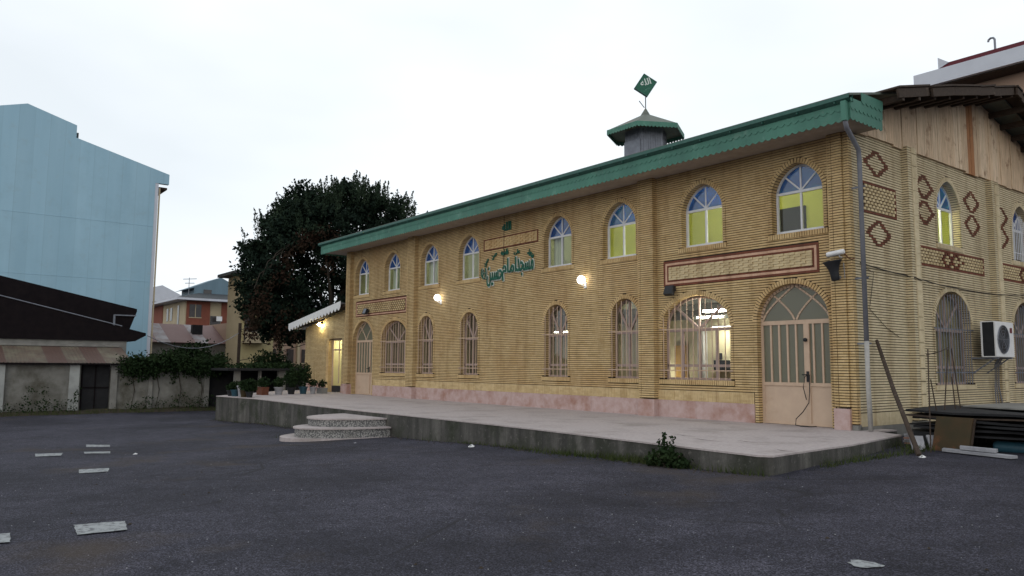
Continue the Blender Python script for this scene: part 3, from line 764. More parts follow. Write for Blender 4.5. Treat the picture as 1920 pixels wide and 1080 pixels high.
for o in UP:
    w = upper_window(FRONT, o, sur[id(o)])
    for a, e, m_ in {1: [(-1, -.2, 'sheer'), (.45, 1, 'sheer')], 0: [(.05, 1, 'sheer')], 2: [(-1, -.1, 'sheer')], 3: [(.5, 1, 'lime_curtain')], 4: [(-1, -.45, 'sheer'), (.1, 1, 'sheer')], 6: [(-.2, 1, 'sheer')]}.get(UP.index(o), []): half_curtain(FRONT, o, w, a, e, m_)
upper_window(GABLE, GUP[0], sur[id(GUP[0])]); upper_window(GABLE, GUP[1], sur[id(GUP[1])], grille=True)
for i, o in enumerate(LOW): lower_window(FRONT, o, sur[id(o)], 2, .20, 'glass_dull', curtain=(.55, .0, .75, 0)[i] if o.uc < -18 else (.45 if o.uc < -18.5 else 0))
lower_window(FRONT, BIG[1], sur[id(BIG[1])], 4, .205, 'glass')
lower_window(FRONT, BIG[0], sur[id(BIG[0])], 4, .205, 'glass_dull', curtain=.42)
for o in GLOW: lower_window(GABLE, o, sur[id(o)], 3, .16, 'glass_dull', curtain=1.0, fm='frame_mauve', gm='galv')
def door(o, bs, double):
    f = MB(); d = .16
    pts = [(o.uc-o.hw+.03, .0)]+o.arc(28, -.03)+[(o.uc+o.hw-.03, .0)]
    strip(f, pts, .07, d, d+.07)
    f.box(o.uc-o.hw+.03, o.uc+o.hw-.03, d-.01, d+.06, 2.40, 2.50)
    f.box(o.uc-o.hw+.03, o.uc+o.hw-.03, d-.006, d+.06, .93, 1.01)
    f.box(o.uc-o.hw+.03, o.uc+o.hw-.03, d-.006, d+.06, .01, .06)
    split = o.uc+(.30 if double else .42)
    f.box(split-.05, split+.05, d-.012, d+.055, .06, 2.40)
    n = 8 if double else 7
    for i in range(1, n):
        u = o.uc-o.hw+.05+(2*o.hw-.1)*i/n
        if abs(u-split) > .07: f.box(u-.022, u+.022, d, d+.05, 1.01, 2.40)
    # interlaced arcs of the fanlight
    zb, H = 2.52, o.zt-2.56
    for s in (-1, 1):
        a = [(o.uc+s*(o.hw-.06)*(1-t)+s*.02*t, zb+H*(t**.72)) for t in [i/10 for i in range(11)]]
        strip(f, a, .042, d+.004, d+.05)
        c_ = [(o.uc+s*(.03+(o.hw*.63)*t), zb+H*.80*(t**.75)) for t in [i/10 for i in range(11)]]
        strip(f, c_, .042, d+.008, d+.046)
    w = f.build('door', 'frame_beige', mosque)
    p = MB(); p.box(o.uc-o.hw+.04, split-.005, d+.02, d+.05, .05, .95); p.box(split+.005, o.uc+o.hw-.04, d+.02, d+.05, .05, .95); p.build('door_panel', 'door_panel', w)
    p = MB(); p.add([(o.uc-o.hw+.04, d+.03, .98), (o.uc+o.hw-.04, d+.03, .98), (o.uc+o.hw-.04, d+.03, 2.44), (o.uc-o.hw+.04, d+.03, 2.44)], [(0, 1, 2, 3)])
    p.poly([(x, d+.029, max(z, 2.46)) for x, z in o.arc(24, -.02)]); p.build('pane', 'glass_frost', w)
    h = MB(); h.box(split-.03, split+.03, d-.035, d-.01, 1.03, 1.28); h.tube([(split, d-.03, 1.2), (split, d-.09, 1.2), (split-.11, d-.09, 1.2)], .014, 8); h.build('handle', 'black', w)
    if double:
        h = MB(); h.lathe((split-.02, d-.06, 2.02), [(.0, -.05), (.045, -.03), (.05, 0), (.045, .03), (0, .05)], 12); h.build('knocker', 'black', w)
    bs.build('arch_surround', ['brick', 'mortar'], w)
    return w
door(DOOR[1], sur[id(DOOR[1])], True); door(DOOR[0], sur[id(DOOR[0])], False)

# eave: soffit, scalloped fascia in three rows, gutter, roof
EX0, EX1, EY = -34.95, -8.25, -1.06
b = MB(); b.box(EX0+.02, EX1-.02, EY+.02, .29, 6.722, 6.76); eave = b.build('soffit', 'soffit', mosque)
def scallop(b, ua, ub, z0, z1, d0, d1, pitch=.175, dep=.045, mi=0, fn=None):
    n = max(1, int(round((ub-ua)/pitch))); w = (ub-ua)/n
    for i in range(n):
        a = ua+i*w; pts = [(a+w, z1), (a, z1)]
        for k in range(7):
            t = k/6; pts.append((a+w*t, z0+dep*(1-math.sin(math.pi*t))))
        b.prism(pts, d0, d1, mi)
f = MB(lambda u, d, z: (u, EY+d, z)); z0 = 6.635
scallop(f, EX0, EX1, z0, 6.99, 0, .012); scallop(f, EX0+.08, EX1, z0+.23, 7.05, -.012, -.002, dep=.06)
fas = f.build('fascia', 'fascia', mosque)
f = MB(lambda u, d, z: (EX1-d, u, z)); scallop(f, EY-.02, .30, z0, 7.0, -.006, .006); scallop(f, EY-.02, .30, z0+.22, 7.12, -.018, -.008, dep=.06); scallop(f, EY+.42, .30, z0+.43, 7.32, -.03, -.02, dep=.06)
f.build('fascia', 'fascia', mosque)
f = MB(lambda u, d, z: (EX0+d, u, z)); scallop(f, EY, .30, z0, 7.0, -.006, .006); f.build('fascia', 'fascia', mosque)
b = MB(); prof = [(EY-.10, 7.19), (EY-.115, 7.10), (EY-.03, 7.035), (EY+.06, 7.035), (EY+.06, 7.20)]
for (p, q) in zip(prof, prof[1:]): b.add([(EX0-.12, p[0], p[1]), (EX1+.03, p[0], p[1]), (EX1+.03, q[0], q[1]), (EX0-.12, q[0], q[1])], [(0, 1, 2, 3)])
for x in np.arange(EX0+.3, EX1, .9): b.box(x-.012, x+.012, EY-.125, EY-.02, 7.04, 7.075)
b.build('gutter', 'gutter', mosque, recalc=False)
RY, RZ = 6.95, 9.05; sl_ = (RZ-7.16)/(RY-EY)
b = MB()
for x0, x1, ya, yb, za, zb in ((EX0-.1, EX1+.02, EY-.08, RY, 7.16, RZ), (EX0-.1, EX1+.02, RY, 2*RY-EY, RZ, 7.16)):
    b.add([(x0, ya, za), (x1, ya, za), (x1, yb, zb), (x0, yb, zb), (x0, ya, za+.05), (x1, ya, za+.05), (x1, yb, zb+.05), (x0, yb, zb+.05)],
          [(0,3,2,1),(4,5,6,7),(0,1,5,4),(1,2,6,5),(2,3,7,6),(3,0,4,7)])
roof = b.build('roof', 'roofmetal', mosque)
# rough timber verge over the gable: weathered planks, not a ruler edge
VX = -7.75
b = MB(); y = .0
for side in (1, -1):
    yy = 0.25
    while yy < RY-.02:
        y2 = min(yy+random.uniform(.9, 1.7), RY)
        f_ = lambda v: RZ-(RY-v)*sl_
        A, B_ = (yy, y2) if side == 1 else (2*RY-yy, 2*RY-y2)
        za, zb = f_(yy)+random.uniform(-.02, .03), f_(y2)+random.uniform(-.02, .03)
        vx = VX+random.uniform(-.06, .05)
        b.add([(-9.2, A, za+.055), (vx, A, za+.055), (vx, B_, zb+.055), (-9.2, B_, zb+.055), (-9.2, A, za+.10), (vx, A, za+.10), (vx, B_, zb+.10), (-9.2, B_, zb+.10)],
              [(0,3,2,1),(4,5,6,7),(0,1,5,4),(1,2,6,5),(2,3,7,6),(3,0,4,7)])
        b.bar((vx-.05, A, za-.07), (vx-.05, B_, zb-.07), .05, .20)
        yy = y2
b.build('verge', 'wood_dark', roof)
b = MB()
for k in range(9):
    yy = .5+k*.8; zz = RZ-(RY-yy)*sl_-.10
    for y_ in ((yy, 2*RY-yy) if abs(yy-RY) > .1 else (yy,)):
        b = MB(); b.box(-8.9, VX-.1, y_-.05, y_+.05, zz-.13, zz+.02); b.build('rafter', 'wood_dark', roof)
# gable boards
b = MB(); y = -.55; k = 0
while y < 14.6:
    w = .42+random.uniform(-.05, .03); yc = y+w/2
    zt_ = lambda v: RZ-abs(RY-v)*sl_-.05
    x1 = XG+.05+random.uniform(0, .025); x0 = XG-.02; g = .006
    zb = 6.775+random.uniform(-.015, .0) if y > 0 else 6.77
    zb = zb-(.0 if random.random() < .8 else .03)
    A, B_ = y+g, y+w-g
    tops = [(A, zt_(A))]+([(RY, zt_(RY))] if A < RY < B_ else [])+[(B_, zt_(B_))]
    pts = [(A, zb), (B_, zb)]+tops[::-1]
    vs = [(x0, p[0], p[1]) for p in pts]+[(x1, p[0], p[1]) for p in pts]; n = len(pts)
    b.add(vs, [tuple(range(n)), tuple(range(2*n-1, n-1, -1))]+[(i, i+n, (i+1) % n+n, (i+1) % n) for i in range(n)])
    y += w
b.build('gable_boards', 'wood', mosque)
b = MB(); b.prism([(-.6, 6.78), (14.5, 6.78), (RY, RZ-.06)], -.06, -.03); b.fn = None
b = MB(lambda u, d, z: (XG-.05-d, u, z)); b.prism([(.3, 6.8), (13.6, 6.8), (RY, RZ-.08)], 0, .04); b.build('gable_backing', 'dark_void', mosque)

# turret on the roof, hexagonal
TC = (-20.55, 6.15)
def hexp(r, rot, z): return [(TC[0]+r*math.cos(rot+math.pi/3*k), TC[1]+r*math.sin(rot+math.pi/3*k), z) for k in range(6)]
rot0 = R(-30)-R(30)
b = MB(); lo, hi = hexp(.86, rot0, 8.4), hexp(.86, rot0, 10.9)
b.add(lo+hi, [(i, (i+1) % 6, 6+(i+1) % 6, 6+i) for i in range(6)])
for i in range(6):
    p, q = Vector(lo[i]), Vector(lo[(i+1) % 6]); nrm = ((p+q)/2-Vector((TC[0], TC[1], 8.4))).normalized()
    for k in range(1, 9):
        s = p.lerp(q, k/9)+nrm*.004; b.box(s.x-.008, s.x+.008, s.y-.008, s.y+.008, 8.4, 10.88)
turret = b.build('turret', 'galv', mosque)
b = MB(); e = hexp(1.60, rot0, 10.68); i_ = hexp(.22, rot0, 11.36); t_ = hexp(.03, rot0, 11.66)
b.add(e+i_+t_, [(i, (i+1) % 6, 6+(i+1) % 6, 6+i) for i in range(6)]+[(6+i, 6+(i+1) % 6, 12+(i+1) % 6, 12+i) for i in range(6)])
b.add(hexp(1.58, rot0, 10.66), [(0, 1, 2, 3, 4, 5)])
b.build('turret_roof', 'roofmetal', turret)
b = MB()
for i in range(6):
    p, q = Vector(e[i]), Vector(e[(i+1) % 6]); L_ = (q-p).length; t = (q-p)/L_; nn = Vector((t.y, -t.x, 0))
    b.fn = lambda u, d, z, p=p, t=t, nn=nn: tuple(p+t*u+nn*d+Vector((0, 0, z)))
    scallop(b, .0, L_, -.20, .01, -.005, .005, .15, .05)
b.fn = None; b.build('turret_fascia', 'fascia', turret)
v = Vector((math.cos(R(-30)+R(-60)), math.sin(R(-30)+R(-60)), 0)); 
b = MB(); c0 = Vector((TC[0], TC[1], 9.75))+v*.78; t = Vector((-v.y, v.x, 0)); b.obox(c0, t*.42, v*.03, Vector((0, 0, .45))); b.build('hatch', 'galv', turret)

# interior, seen through the glass
def room(x0, x1, y1, z0, z1, wallm, nm):
    b = MB(); b.box(x0, x1, y1, y1+.08, z0, z1, 0); b.box(x0-.08, x0, .31, y1, z0, z1, 0); b.box(x1, x1+.08, .31, y1, z0, z1, 0)
    b.box(x0, x1, .31, y1, z1-.06, z1, 1); b.box(x0, x1, .31, y1, z0, z0+.05, 2)
    b.build(nm, [wallm, 'ceil', 'carpet'], mosque)
room(-33.6, -9.25, 10.0, .0, 3.46, 'cream', 'interior_room')
room(-17.25, -9.25, 3.6, 3.72, 6.66, 'lime', 'interior_room'); room(-33.6, -17.45, 3.0, 3.72, 6.66, 'sage', 'interior_room')
b = MB()
for y in (2.0, 4.0, 6.0, 8.0): b.box(-33.5, -9.3, y-.1, y+.1, 3.24, 3.42)
b.build('ceiling_beams', 'ceil', mosque)
b = MB(); b.box(-22.4, -21.75, 9.9, 9.99, .06, 2.3, 0); b.box(-24.3, -23.8, 9.9, 9.985, .06, 2.3); b.build('interior_door', 'ochre', mosque)
b = MB(); b.box(-21.0, -20.7, 9.7, 9.99, .06, 3.3); b.box(-23.5, -23.2, 9.7, 9.99, .06, 3.3); b.build('interior_pillar', 'white', mosque)
b = MB(); b.box(-12.95, -12.15, 3.5, 3.59, 3.78, 6.02); b.build('interior_doorway', 'dark_void', mosque)
b = MB(); b.box(-20.2, -19.95, 9.9, 9.99, 1.7, 1.95); b.box(-20.1, -19.5, 9.6, 9.98, 1.2, 1.65); b.build('wall_shelf', 'dark_void', mosque)
def ceiling_light(x, y, z, mat, label):
    t = thing('ceiling_light', label, 'lamp', (x, y, z), 'tube lights inside the mosque')
    q = MB(); q.box(x-.62, x+.62, y-.09, y+.09, z-.05, z); q.build('lamp_body', 'white', t)
    q = MB(); q.box(x-.6, x+.6, y-.07, y+.07, z-.085, z-.055); q.build('lamp_tube', mat, t)
for args in ((-18.9, 7.9, 3.38, 'tube', 'larger lit tube lamp inside the big arched window beside the double door'),
             (-19.4, 9.4, 3.05, 'tube', 'smaller lit tube lamp low at the right inside the big arched window'),
             (-27.4, 7.9, 3.05, 'tube', 'lit lamp seen through the narrow window under the sign')): ceiling_light(*args)
b = MB()
for x, y, z in ((-13.0, .42, 2.9), (-17.35, .40, 2.9), (-22.6, 9.0, .60), (-30.0, 3.0, 3.38), (-11.95, .40, 5.3), (-14.95, .40, 5.3), (-21.4, .40, 5.3), (-22.6, .40, 5.3), (-28.5, .40, 5.3), (-31.35, .40, 5.3)):  # unseen lamps added to brighten the rooms behind the windows
    q = MB(); q.box(x-.35, x+.35, y-.05, y+.05, z-.06, z); q.build('unseen_fill_lamp', 'fill_glow' if y < 1 and x < -17 else ('fill_glow_bright' if z > 4 else 'tube'), mosque)
q = MB(); q.box(-9.55, -9.45, 3.7, 3.8, 5.0, 5.8); q.build('unseen_fill_lamp', 'fill_glow', mosque)  # added out of view to light the lime screen
q = MB(); q.box(-9.95, -9.9, 3.95, 6.6, 4.0, 6.6); q.build('interior_screen', 'lime', mosque)
q = MB(); q.box(-9.95, -9.2, 6.6, 6.65, 4.0, 6.6); q.box(-10.0, -9.2, 3.6, 7.2, 6.6, 6.65); q.build('interior_screen', 'lime', mosque)

# ------------------------------------------------------------------ annex at the far end
annex = thing('annex', 'small pale brick porch with a white scalloped lean-to roof at the mosque\'s far end', 'annex', (-36.8, .2, 0))
AF = lambda u, d, z: (u, .2+d, z)
class RectOp(Op):
    def half(s, z, e=0): return s.hw+e if z < s.zt else 0
AD = RectOp(-35.9, .85, -.1, 2.6, 2.67, sill=False)
def awall():
    c, bk = MB(AF), MB(AF); k = 0
    while k*P < 4.0:
        za, zb = k*P, (k+1)*P; zc = (za+zb)/2
        top = lambda u: 3.30+(u+39.35)*.155
        umin = -39.35
        if zc > 3.30: umin = -39.35+(zc-3.30)/.155
        iv = [(umin, -34.06)]
        if zc < 2.67: iv = subtract(iv, -36.75, -35.0)
        for a, b_ in iv:
            if zc > .46: c.box(a, b_, random.uniform(-.002, .002), .03, za+JG, zb)
            else: bk.box(a, b_, -.01, .02, za, zb, 1)
            bk.box(a+.005, b_, .013, .28, za, zb)
        k += 1
    return c, bk
c, bk = awall(); c.build('annex_brickwork', 'brick_pale', annex); bk.build('annex_wall', ['mortar', 'marble'], annex)
b = MB(); b.box(-39.35, -39.07, .48, 5, -.2, 3.3); b.build('side_wall', 'brick_pale', annex)
b = MB(); b.box(-36.75, -36.5, .21, .50, 0, 2.66); b.build('door_jamb', 'brick', annex)
b = MB(); strip(b, [(-36.45, 0), (-36.45, 2.62), (-35.05, 2.62), (-35.05, 0)], .10, .42, .50); b.box(-36.4, -35.1, .42, .48, 2.08, 2.14); b.box(-35.78, -35.72, .425, .48, .45, 2.6)
ad = b.build('door', 'frame_beige', annex)
b = MB(); b.add([(-36.42, .46, .33), (-35.08, .46, .33), (-35.08, .46, 2.6), (-36.42, .46, 2.6)], [(0, 1, 2, 3)]); b.build('pane', 'glass_lit', ad)
b = MB(); b.box(-36.42, -35.08, .40, .5, 0.02, .32); b.build('threshold', 'black', ad)
b = MB(); b.box(-36.9, -34.9, 1.6, 1.65, 0, 3); b.box(-36.9, -34.9, .5, 1.6, 2.75, 2.8); b.build('inner_wall', 'cream', annex)
b = MB(); b.box(-36.2, -35.2, 1.0, 1.1, 2.6, 2.66); b.build('inner_lamp', 'tube', annex)
# lean-to roof
cz = lambda x: 3.42+(x+40.3)*.137
b = MB(); x = -40.3
b.add([(-40.3, -.35, cz(-40.3)), (-34.08, -.35, cz(-34.08)), (-34.08, 5, cz(-34.08)), (-40.3, 5, cz(-40.3)), (-40.3, -.35, cz(-40.3)+.04), (-34.08, -.35, cz(-34.08)+.04), (-34.08, 5, cz(-34.08)+.04), (-40.3, 5, cz(-40.3)+.04)],
      [(0,3,2,1),(4,5,6,7),(0,1,5,4),(1,2,6,5),(2,3,7,6),(3,0,4,7)])
ar = b.build('roof', 'galv', annex)
b = MB(lambda u, d, z: (u, -.36+d, cz(u)+z)); scallop(b, -40.35, -34.1, -.30, .12, -.006, .006, .36, .16); b.build('roof_trim', 'white', ar)
b = MB(); b.box(-40.36, -40.32, -.36, 5, cz(-40.3)-.16, cz(-40.3)+.1); b.build('roof_trim', 'white', ar)
b = MB()
for y in (-.2, .1): b.add([(-40.2, y, cz(-40.2)-.16), (-34.1, y, cz(-34.1)-.16), (-34.1, y+.06, cz(-34.1)-.16), (-40.2, y+.06, cz(-40.2)-.16), (-40.2, y, cz(-40.2)-.02), (-34.1, y, cz(-34.1)-.02), (-34.1, y+.06, cz(-34.1)-.02), (-40.2, y+.06, cz(-40.2)-.02)],
      [(0,3,2,1),(4,5,6,7),(0,1,5,4),(1,2,6,5),(2,3,7,6),(3,0,4,7)])
b.build('roof_battens', 'wood_dark', ar)
fl = thing('wall_lamp', 'glaring warm bulb under the white lean-to roof of the porch', 'lamp', (-37.3, .2, 3.35), 'lit outdoor lamps on the walls')
b = MB(); b.box(-37.36, -37.24, .05, .2, 3.42, 3.52); b.build('lamp_body', 'black', fl)
b = MB(); b.lathe((-37.3, .02, 3.40), [(.0, -.08), (.05, -.06), (.07, 0), (.05, .06), (.0, .08)], 12); b.build('bulb', 'flood', fl)

# ------------------------------------------------------------------ wall fittings
def globe(x, z, label):
    t = thing('wall_lamp', label, 'lamp', (x, 0, z), 'lit outdoor lamps on the walls')
    b = MB(); b.box(x-.05, x+.05, -.03, .01, z-.25, z-.08); b.tube([(x, -.02, z-.18), (x, -.14, z-.18), (x, -.16, z-.10)], .018, 8); b.build('bracket', 'white', t)
    b = MB(); prof = [(0.13*math.sin(math.pi*i/10), -.13*math.cos(math.pi*i/10)) for i in range(11)]; b.lathe((x, -.19, z), prof, 16); b.build('globe', 'globe', t, smooth=True)
globe(-25.84, 4.02, 'glowing white globe lamp on the brick wall left of the green sign')
globe(-17.57, 4.04, 'glowing white globe lamp on the brick wall right of the green sign')
def floodlight(x, z, label, lit):
    t = thing('floodlight', label, 'floodlight', (x, 0, z), 'black floodlights under the brick panels')
    b = MB(); b.tube([(x, 0, z+.02), (x, -.10, z+.02)], .02, 8); b.box(x-.1, x+.1, -.035, -.028, z-.03, z+.05) ; b.build('bracket', 'black', t)
    b = MB(); ax, ay, az = Vector((.15, 0, 0)), Vector((0, -.05, .02)), Vector((0, .045, .12)); b.obox((x, -.18, z-.02), ax, ay, az); b.build('housing', 'black', t)
    b = MB(); b.obox(Vector((x, -.18, z-.02))+ay*1.05, ax*.85, ay*.05, az*.85); b.build('lens', 'galv' if lit else 'black', t)
floodlight(-14.05, 3.47, 'black floodlight below the left end of the near brick panel, beside the big arched window', False)
floodlight(-31.9, 3.80, 'small floodlight with a pale lens over the far door, on the far brick panel', True)

t = thing('security_camera', 'white bullet security camera on the corner pilaster above the horn loudspeaker', 'camera', (-9.1, -.18, 3.93))
b = MB(); p0, p1 = Vector((-9.30, -.36, 3.90)), Vector((-8.92, -.30, 3.95)); b.tube([p0, p0.lerp(p1, .1), p0.lerp(p1, .9), p1], [.055, .06, .06, .05], 12); b.build('camera_body', 'white', t, smooth=False)
b = MB(); d_ = (p0-p1).normalized(); b.tube([p0+d_*.002, p0+d_*.012], .042, 12); b.build('camera_lens', 'black', t)
b = MB(); b.tube([(-9.05, -.18, 3.84), (-9.05, -.27, 3.84), (-9.05, -.31, 3.90)], .015, 8); b.build('bracket', 'white', t)
b = MB(); b.tube([(-8.95, -.29, 3.93), (-8.88, -.2, 3.80), (-8.84, -.15, 3.78), (-8.83, -.05, 3.80)], .012, 6); b.build('camera_cable', 'terracotta', t)
t = thing('horn_loudspeaker', 'black horn loudspeaker pointing up on the corner pilaster below the white camera', 'loudspeaker', (-9.13, -.18, 3.3))
b = MB(); c0, a_ = Vector((-9.12, -.34, 3.30)), Vector((-.10, -.12, 1)).normalized()
sx = a_.cross(Vector((0, 1, 0))).normalized(); sy = a_.cross(sx)
prof = [(.06, .0), (.09, .03), (.095, .12), (.10, .2), (.125, .3), (.16, .37), (.20, .43), (.215, .455), (.20, .455), (.15, .38), (.09, .28), (.03, .2)]
n = 18; vs = [c0+a_*h+(sx*math.cos(2*math.pi*k/n)*1.05+sy*math.sin(2*math.pi*k/n)*.75)*r for r, h in prof for k in range(n)]
b.add(vs, [(i*n+k, i*n+(k+1) % n, (i+1)*n+(k+1) % n, (i+1)*n+k) for i in range(len(prof)-1) for k in range(n)]+[tuple(range(n)), tuple(range((len(prof)-1)*n, len(prof)*n))])
b.build('horn', 'black', t, smooth=True)
b = MB(); b.box(-9.16, -9.08, -.34, -.18, 3.36, 3.42); b.tube([(-8.98, -.24, 3.70), (-8.96, -.24, 3.35)], .008, 6); b.build('bracket', 'galv', t)

t = thing('downpipe', 'grey downpipe with a green top and pale lower length at the mosque\'s near corner', 'pipe', (-8.6, -.1, 0))
b = MB(); b.box(-8.40, -8.29, EY-.14, EY-.03, 6.62, 7.05); b.build('hopper', 'fascia', t)
b = MB(); b.tube([(-8.345, EY-.08, 6.66), (-8.38, EY+.05, 6.50), (-8.58, -.16, 6.22), (-8.60, -.10, 6.0), (-8.60, -.09, 1.95)], .052, 12); b.build('pipe', 'pipe', t, smooth=True)
b = MB(); b.tube([(-8.60, -.09, 1.97), (-8.60, -.09, .95), (-8.575, -.10, .01)], [.052, .052, .052], 12); b.build('lower_pipe', 'pipe_pale', t, smooth=True)
b = MB()
for z in (5.4, 3.35, 1.9): b.box(-8.86, -8.53, -.03, -.015, z-.02, z+.02)
b.build('pipe_clamp', 'galv', t)

# sign lettering (presentation forms, laid out left to right)
def text_mesh(body, ext=.02, off=0.0, size=1.0):
    cu = bpy.data.curves.new('text', 'FONT'); cu.body = body; cu.size = size; cu.extrude = ext; cu.offset = off; cu.resolution_u = 3
    o = bpy.data.objects.new('text', cu); COL.objects.link(o)
    dg = bpy.context.evaluated_depsgraph_get(); dg.update()
    me = bpy.data.meshes.new_from_object(o.evaluated_get(dg)); bpy.data.objects.remove(o)
    return me
def letters(body, x0, x1, z0, z1, y, name, mat, parent=None, ext=.03, off=0.0, rot=0, fn=None):
    ref = text_mesh(body, .01, 0)
    co = np.empty(len(ref.vertices)*3); ref.vertices.foreach_get('co', co); co = co.reshape(-1, 3); lo, hi = co.min(0), co.max(0)
    me = text_mesh(body, .01, off); co = np.empty(len(me.vertices)*3); me.vertices.foreach_get('co', co); co = co.reshape(-1, 3)
    cx, cz = (x0+x1)/2, (z0+z1)/2
    u = ((co[:, 0]-lo[0])/(hi[0]-lo[0])-.5)*(x1-x0); w = ((co[:, 1]-lo[1])/(hi[1]-lo[1])-.5)*(z1-z0)
    d = np.where(co[:, 2] > 0, -ext, 0.0)
    c_, s_ = math.cos(rot), math.sin(rot)
    U = cx+u*c_-w*s_; Z = cz+u*s_+w*c_
    if fn: out = np.array([fn(a, b_, e) for a, b_, e in zip(U, Z, d)])
    else: out = np.stack([U, y+d, Z], 1)
    me.vertices.foreach_set('co', out.ravel()); me.update()
    me.materials.clear(); me.materials.append(M[mat]); me.name = name
    o = bpy.data.objects.new(name, me); COL.objects.link(o)
    if parent: put(o, parent)
    return o
MASJID = '\ufe8f'  # placeholder replaced below
w_masjid = '\ufeaa\ufea0\ufeb4\ufee3'; w_imam = '\ufee1\ufe8e\ufee3\ufe8d'; w_husayn = '\ufee6\ufbff\ufeb4\ufea3'
w_ain = '(\ufec9)'; w_allah = '\ufeea\ufee0\ufedf\ufe8d'
w_muhammad = '\ufeaa\ufee4\ufea4\ufee3'; w_ali = '\ufbfd\ufee0\ufecb'; w_fatima = '\ufeea\ufee4\ufec3\ufe8e\ufed3'; w_hasan = '\ufee6\ufeb4\ufea3'
sg = thing('wall_sign', 'green raised Persian lettering with pale rims on the brick wall between the globe lamps', 'sign', (-21.5, 0, 4.3))
for body, box in ((w_masjid, (-20.97, -20.06, 4.46, 5.06)), (w_imam, (-21.80, -21.0, 4.36, 5.14)), (w_husayn, (-22.72, -21.78, 4.22, 4.92))):
    rim = letters(body, *box, -.012, 'letter_rim', 'white_letter', sg, .03, .04)
    letters(body, *box, -.045, 'lettering', 'green_letter', rim, .035, .006)
rim = letters(w_ain, -23.08, -22.76, 4.52, 4.92, -.012, 'letter_rim', 'white_letter', sg, .03, .03)
letters(w_ain, -23.08, -22.76, 4.52, 4.92, -.045, 'lettering', 'green_letter', rim, .03, .012)
for body, box, rt_ in ((w_husayn, (-22.96, -22.62, 5.03, 5.21), .75), (w_hasan, (-22.48, -22.14, 5.22, 5.40), .45), (w_fatima, (-21.92, -21.5, 5.28, 5.50), .0), (w_ali, (-21.17, -20.84, 5.22, 5.42), -.1), (w_muhammad, (-20.42, -20.06, 5.08, 5.27), -.62)):
    letters(body, *box, -.012, 'small_lettering', 'green_letter', sg, .03, .02, rt_)
letters(w_allah, -21.85, -21.35, 6.16, 6.46, -.012, 'small_lettering', 'green_letter', sg, .035, .025)

# diamond flag sign on the turret
fg = thing('roof_flag', 'green diamond sign with white script on a thin pole atop the turret', 'flag', (TC[0], TC[1], 11.66))
b = MB(); b.tube([(TC[0], TC[1], 11.6), (TC[0], TC[1], 12.2)], .022, 8); b.tube([(TC[0]-.03, TC[1]-.04, 11.70), (TC[0]-.16, TC[1]-.20, 11.98)], .018, 6); b.build('pole', 'pipe', fg)
cdir = (CP-Vector((TC[0], TC[1], 12))); cdir.z = 0; cdir.normalize()
ang = R(12); nf = Vector((cdir.x*math.cos(ang)-cdir.y*math.sin(ang), cdir.x*math.sin(ang)+cdir.y*math.cos(ang), 0))
rf = Vector((-nf.y, nf.x, 0))
fc = Vector((TC[0], TC[1], 12.62)); th = R(-33)
e1 = rf*math.cos(th)+Vector((0, 0, 1))*math.sin(th); e2 = -rf*math.sin(th)+Vector((0, 0, 1))*math.cos(th)
b = MB(); b.obox(fc, e1*.30, e2*.35, nf*.06); board = b.build('board', 'green_letter', fg)
b = MB(); 
for s, a_, l_ in ((1, e2, e1), (-1, e2, e1)): b.obox(fc+e2*s*.355, e1*.31, e2*.012, nf*.07)
for s in (-1, 1): b.obox(fc+e1*s*.305, e1*.012, e2*.36, nf*.07)
b.build('board_edge', 'gutter', fg)
FFN = lambda u, w, d: tuple(fc+rf*u+Vector((0, 0, 1))*w+nf*(.062-d))
letters(w_allah, -.22, .2, .0, .26, 0, 'lettering', 'white_letter', fg, .004, .02, R(16), FFN)
letters(w_husayn, -.1, .2, -.25, -.08, 0, 'small_lettering', 'fascia', fg, .004, .0, R(20), FFN)

# hose on the door, cables
t = tag(MB().build('hose', 'cable') if False else (lambda b: (b.tube([(-10.12, .10, 1.22), (-10.20, .06, 1.15), (-10.24, .05, .9), (-10.16, .04, .62)], .011, 6), b.tube([(-10.10, .10, 1.2), (-10.08, .05, .8), (-10.09, .02, .55), (-10.22, -.02, .34), (-10.38, -.06, .17), (-10.36, -.12, .03), (-10.2, -.16, .015), (-10.0, -.1, .012), (-9.9, .0, .02)], .012, 6), b.build('hose', 'cable'))[-1])(MB()), 'thin dark hose hanging from the handle of the arched double door', 'hose')
def cable(pts, label, r=.012, mat='cable', sag=0):
    out = []
    for (p, q) in zip(pts, pts[1:]):
        p, q = Vector(p), Vector(q)
        for i in range(8):
            v = p.lerp(q, i/8); v.z -= sag*4*(i/8)*(1-i/8); out.append(v)
    out.append(Vector(pts[-1])); b = MB(); b.tube(out, r, 6)
    return tag(b.build('cable', mat), label, 'cable')
cable([(-8.80, .15, 3.72), (-8.80, 2.35, 3.60), (-8.66, 2.5, 3.55), (-8.66, 2.9, 3.52), (-8.80, 5, 3.48), (-8.66, 7.5, 3.45), (-8.8, 10.5, 3.66)], 'dark cable strung along the gable wall above the lower windows', .014, sag=.02)
cable([(-8.82, .25, 3.66), (-8.83, .8, 3.55), (-8.83, .55, 2.7), (-8.83, 1.3, 2.3), (-8.83, 1.9, 2.1)], 'thin loose wire drooping on the gable wall beside the downpipe', .006)
cable([(-21.75, -.03, 6.72), (-21.76, -.03, 4.95)], 'thin black wire hanging down the facade over the sign', .009)

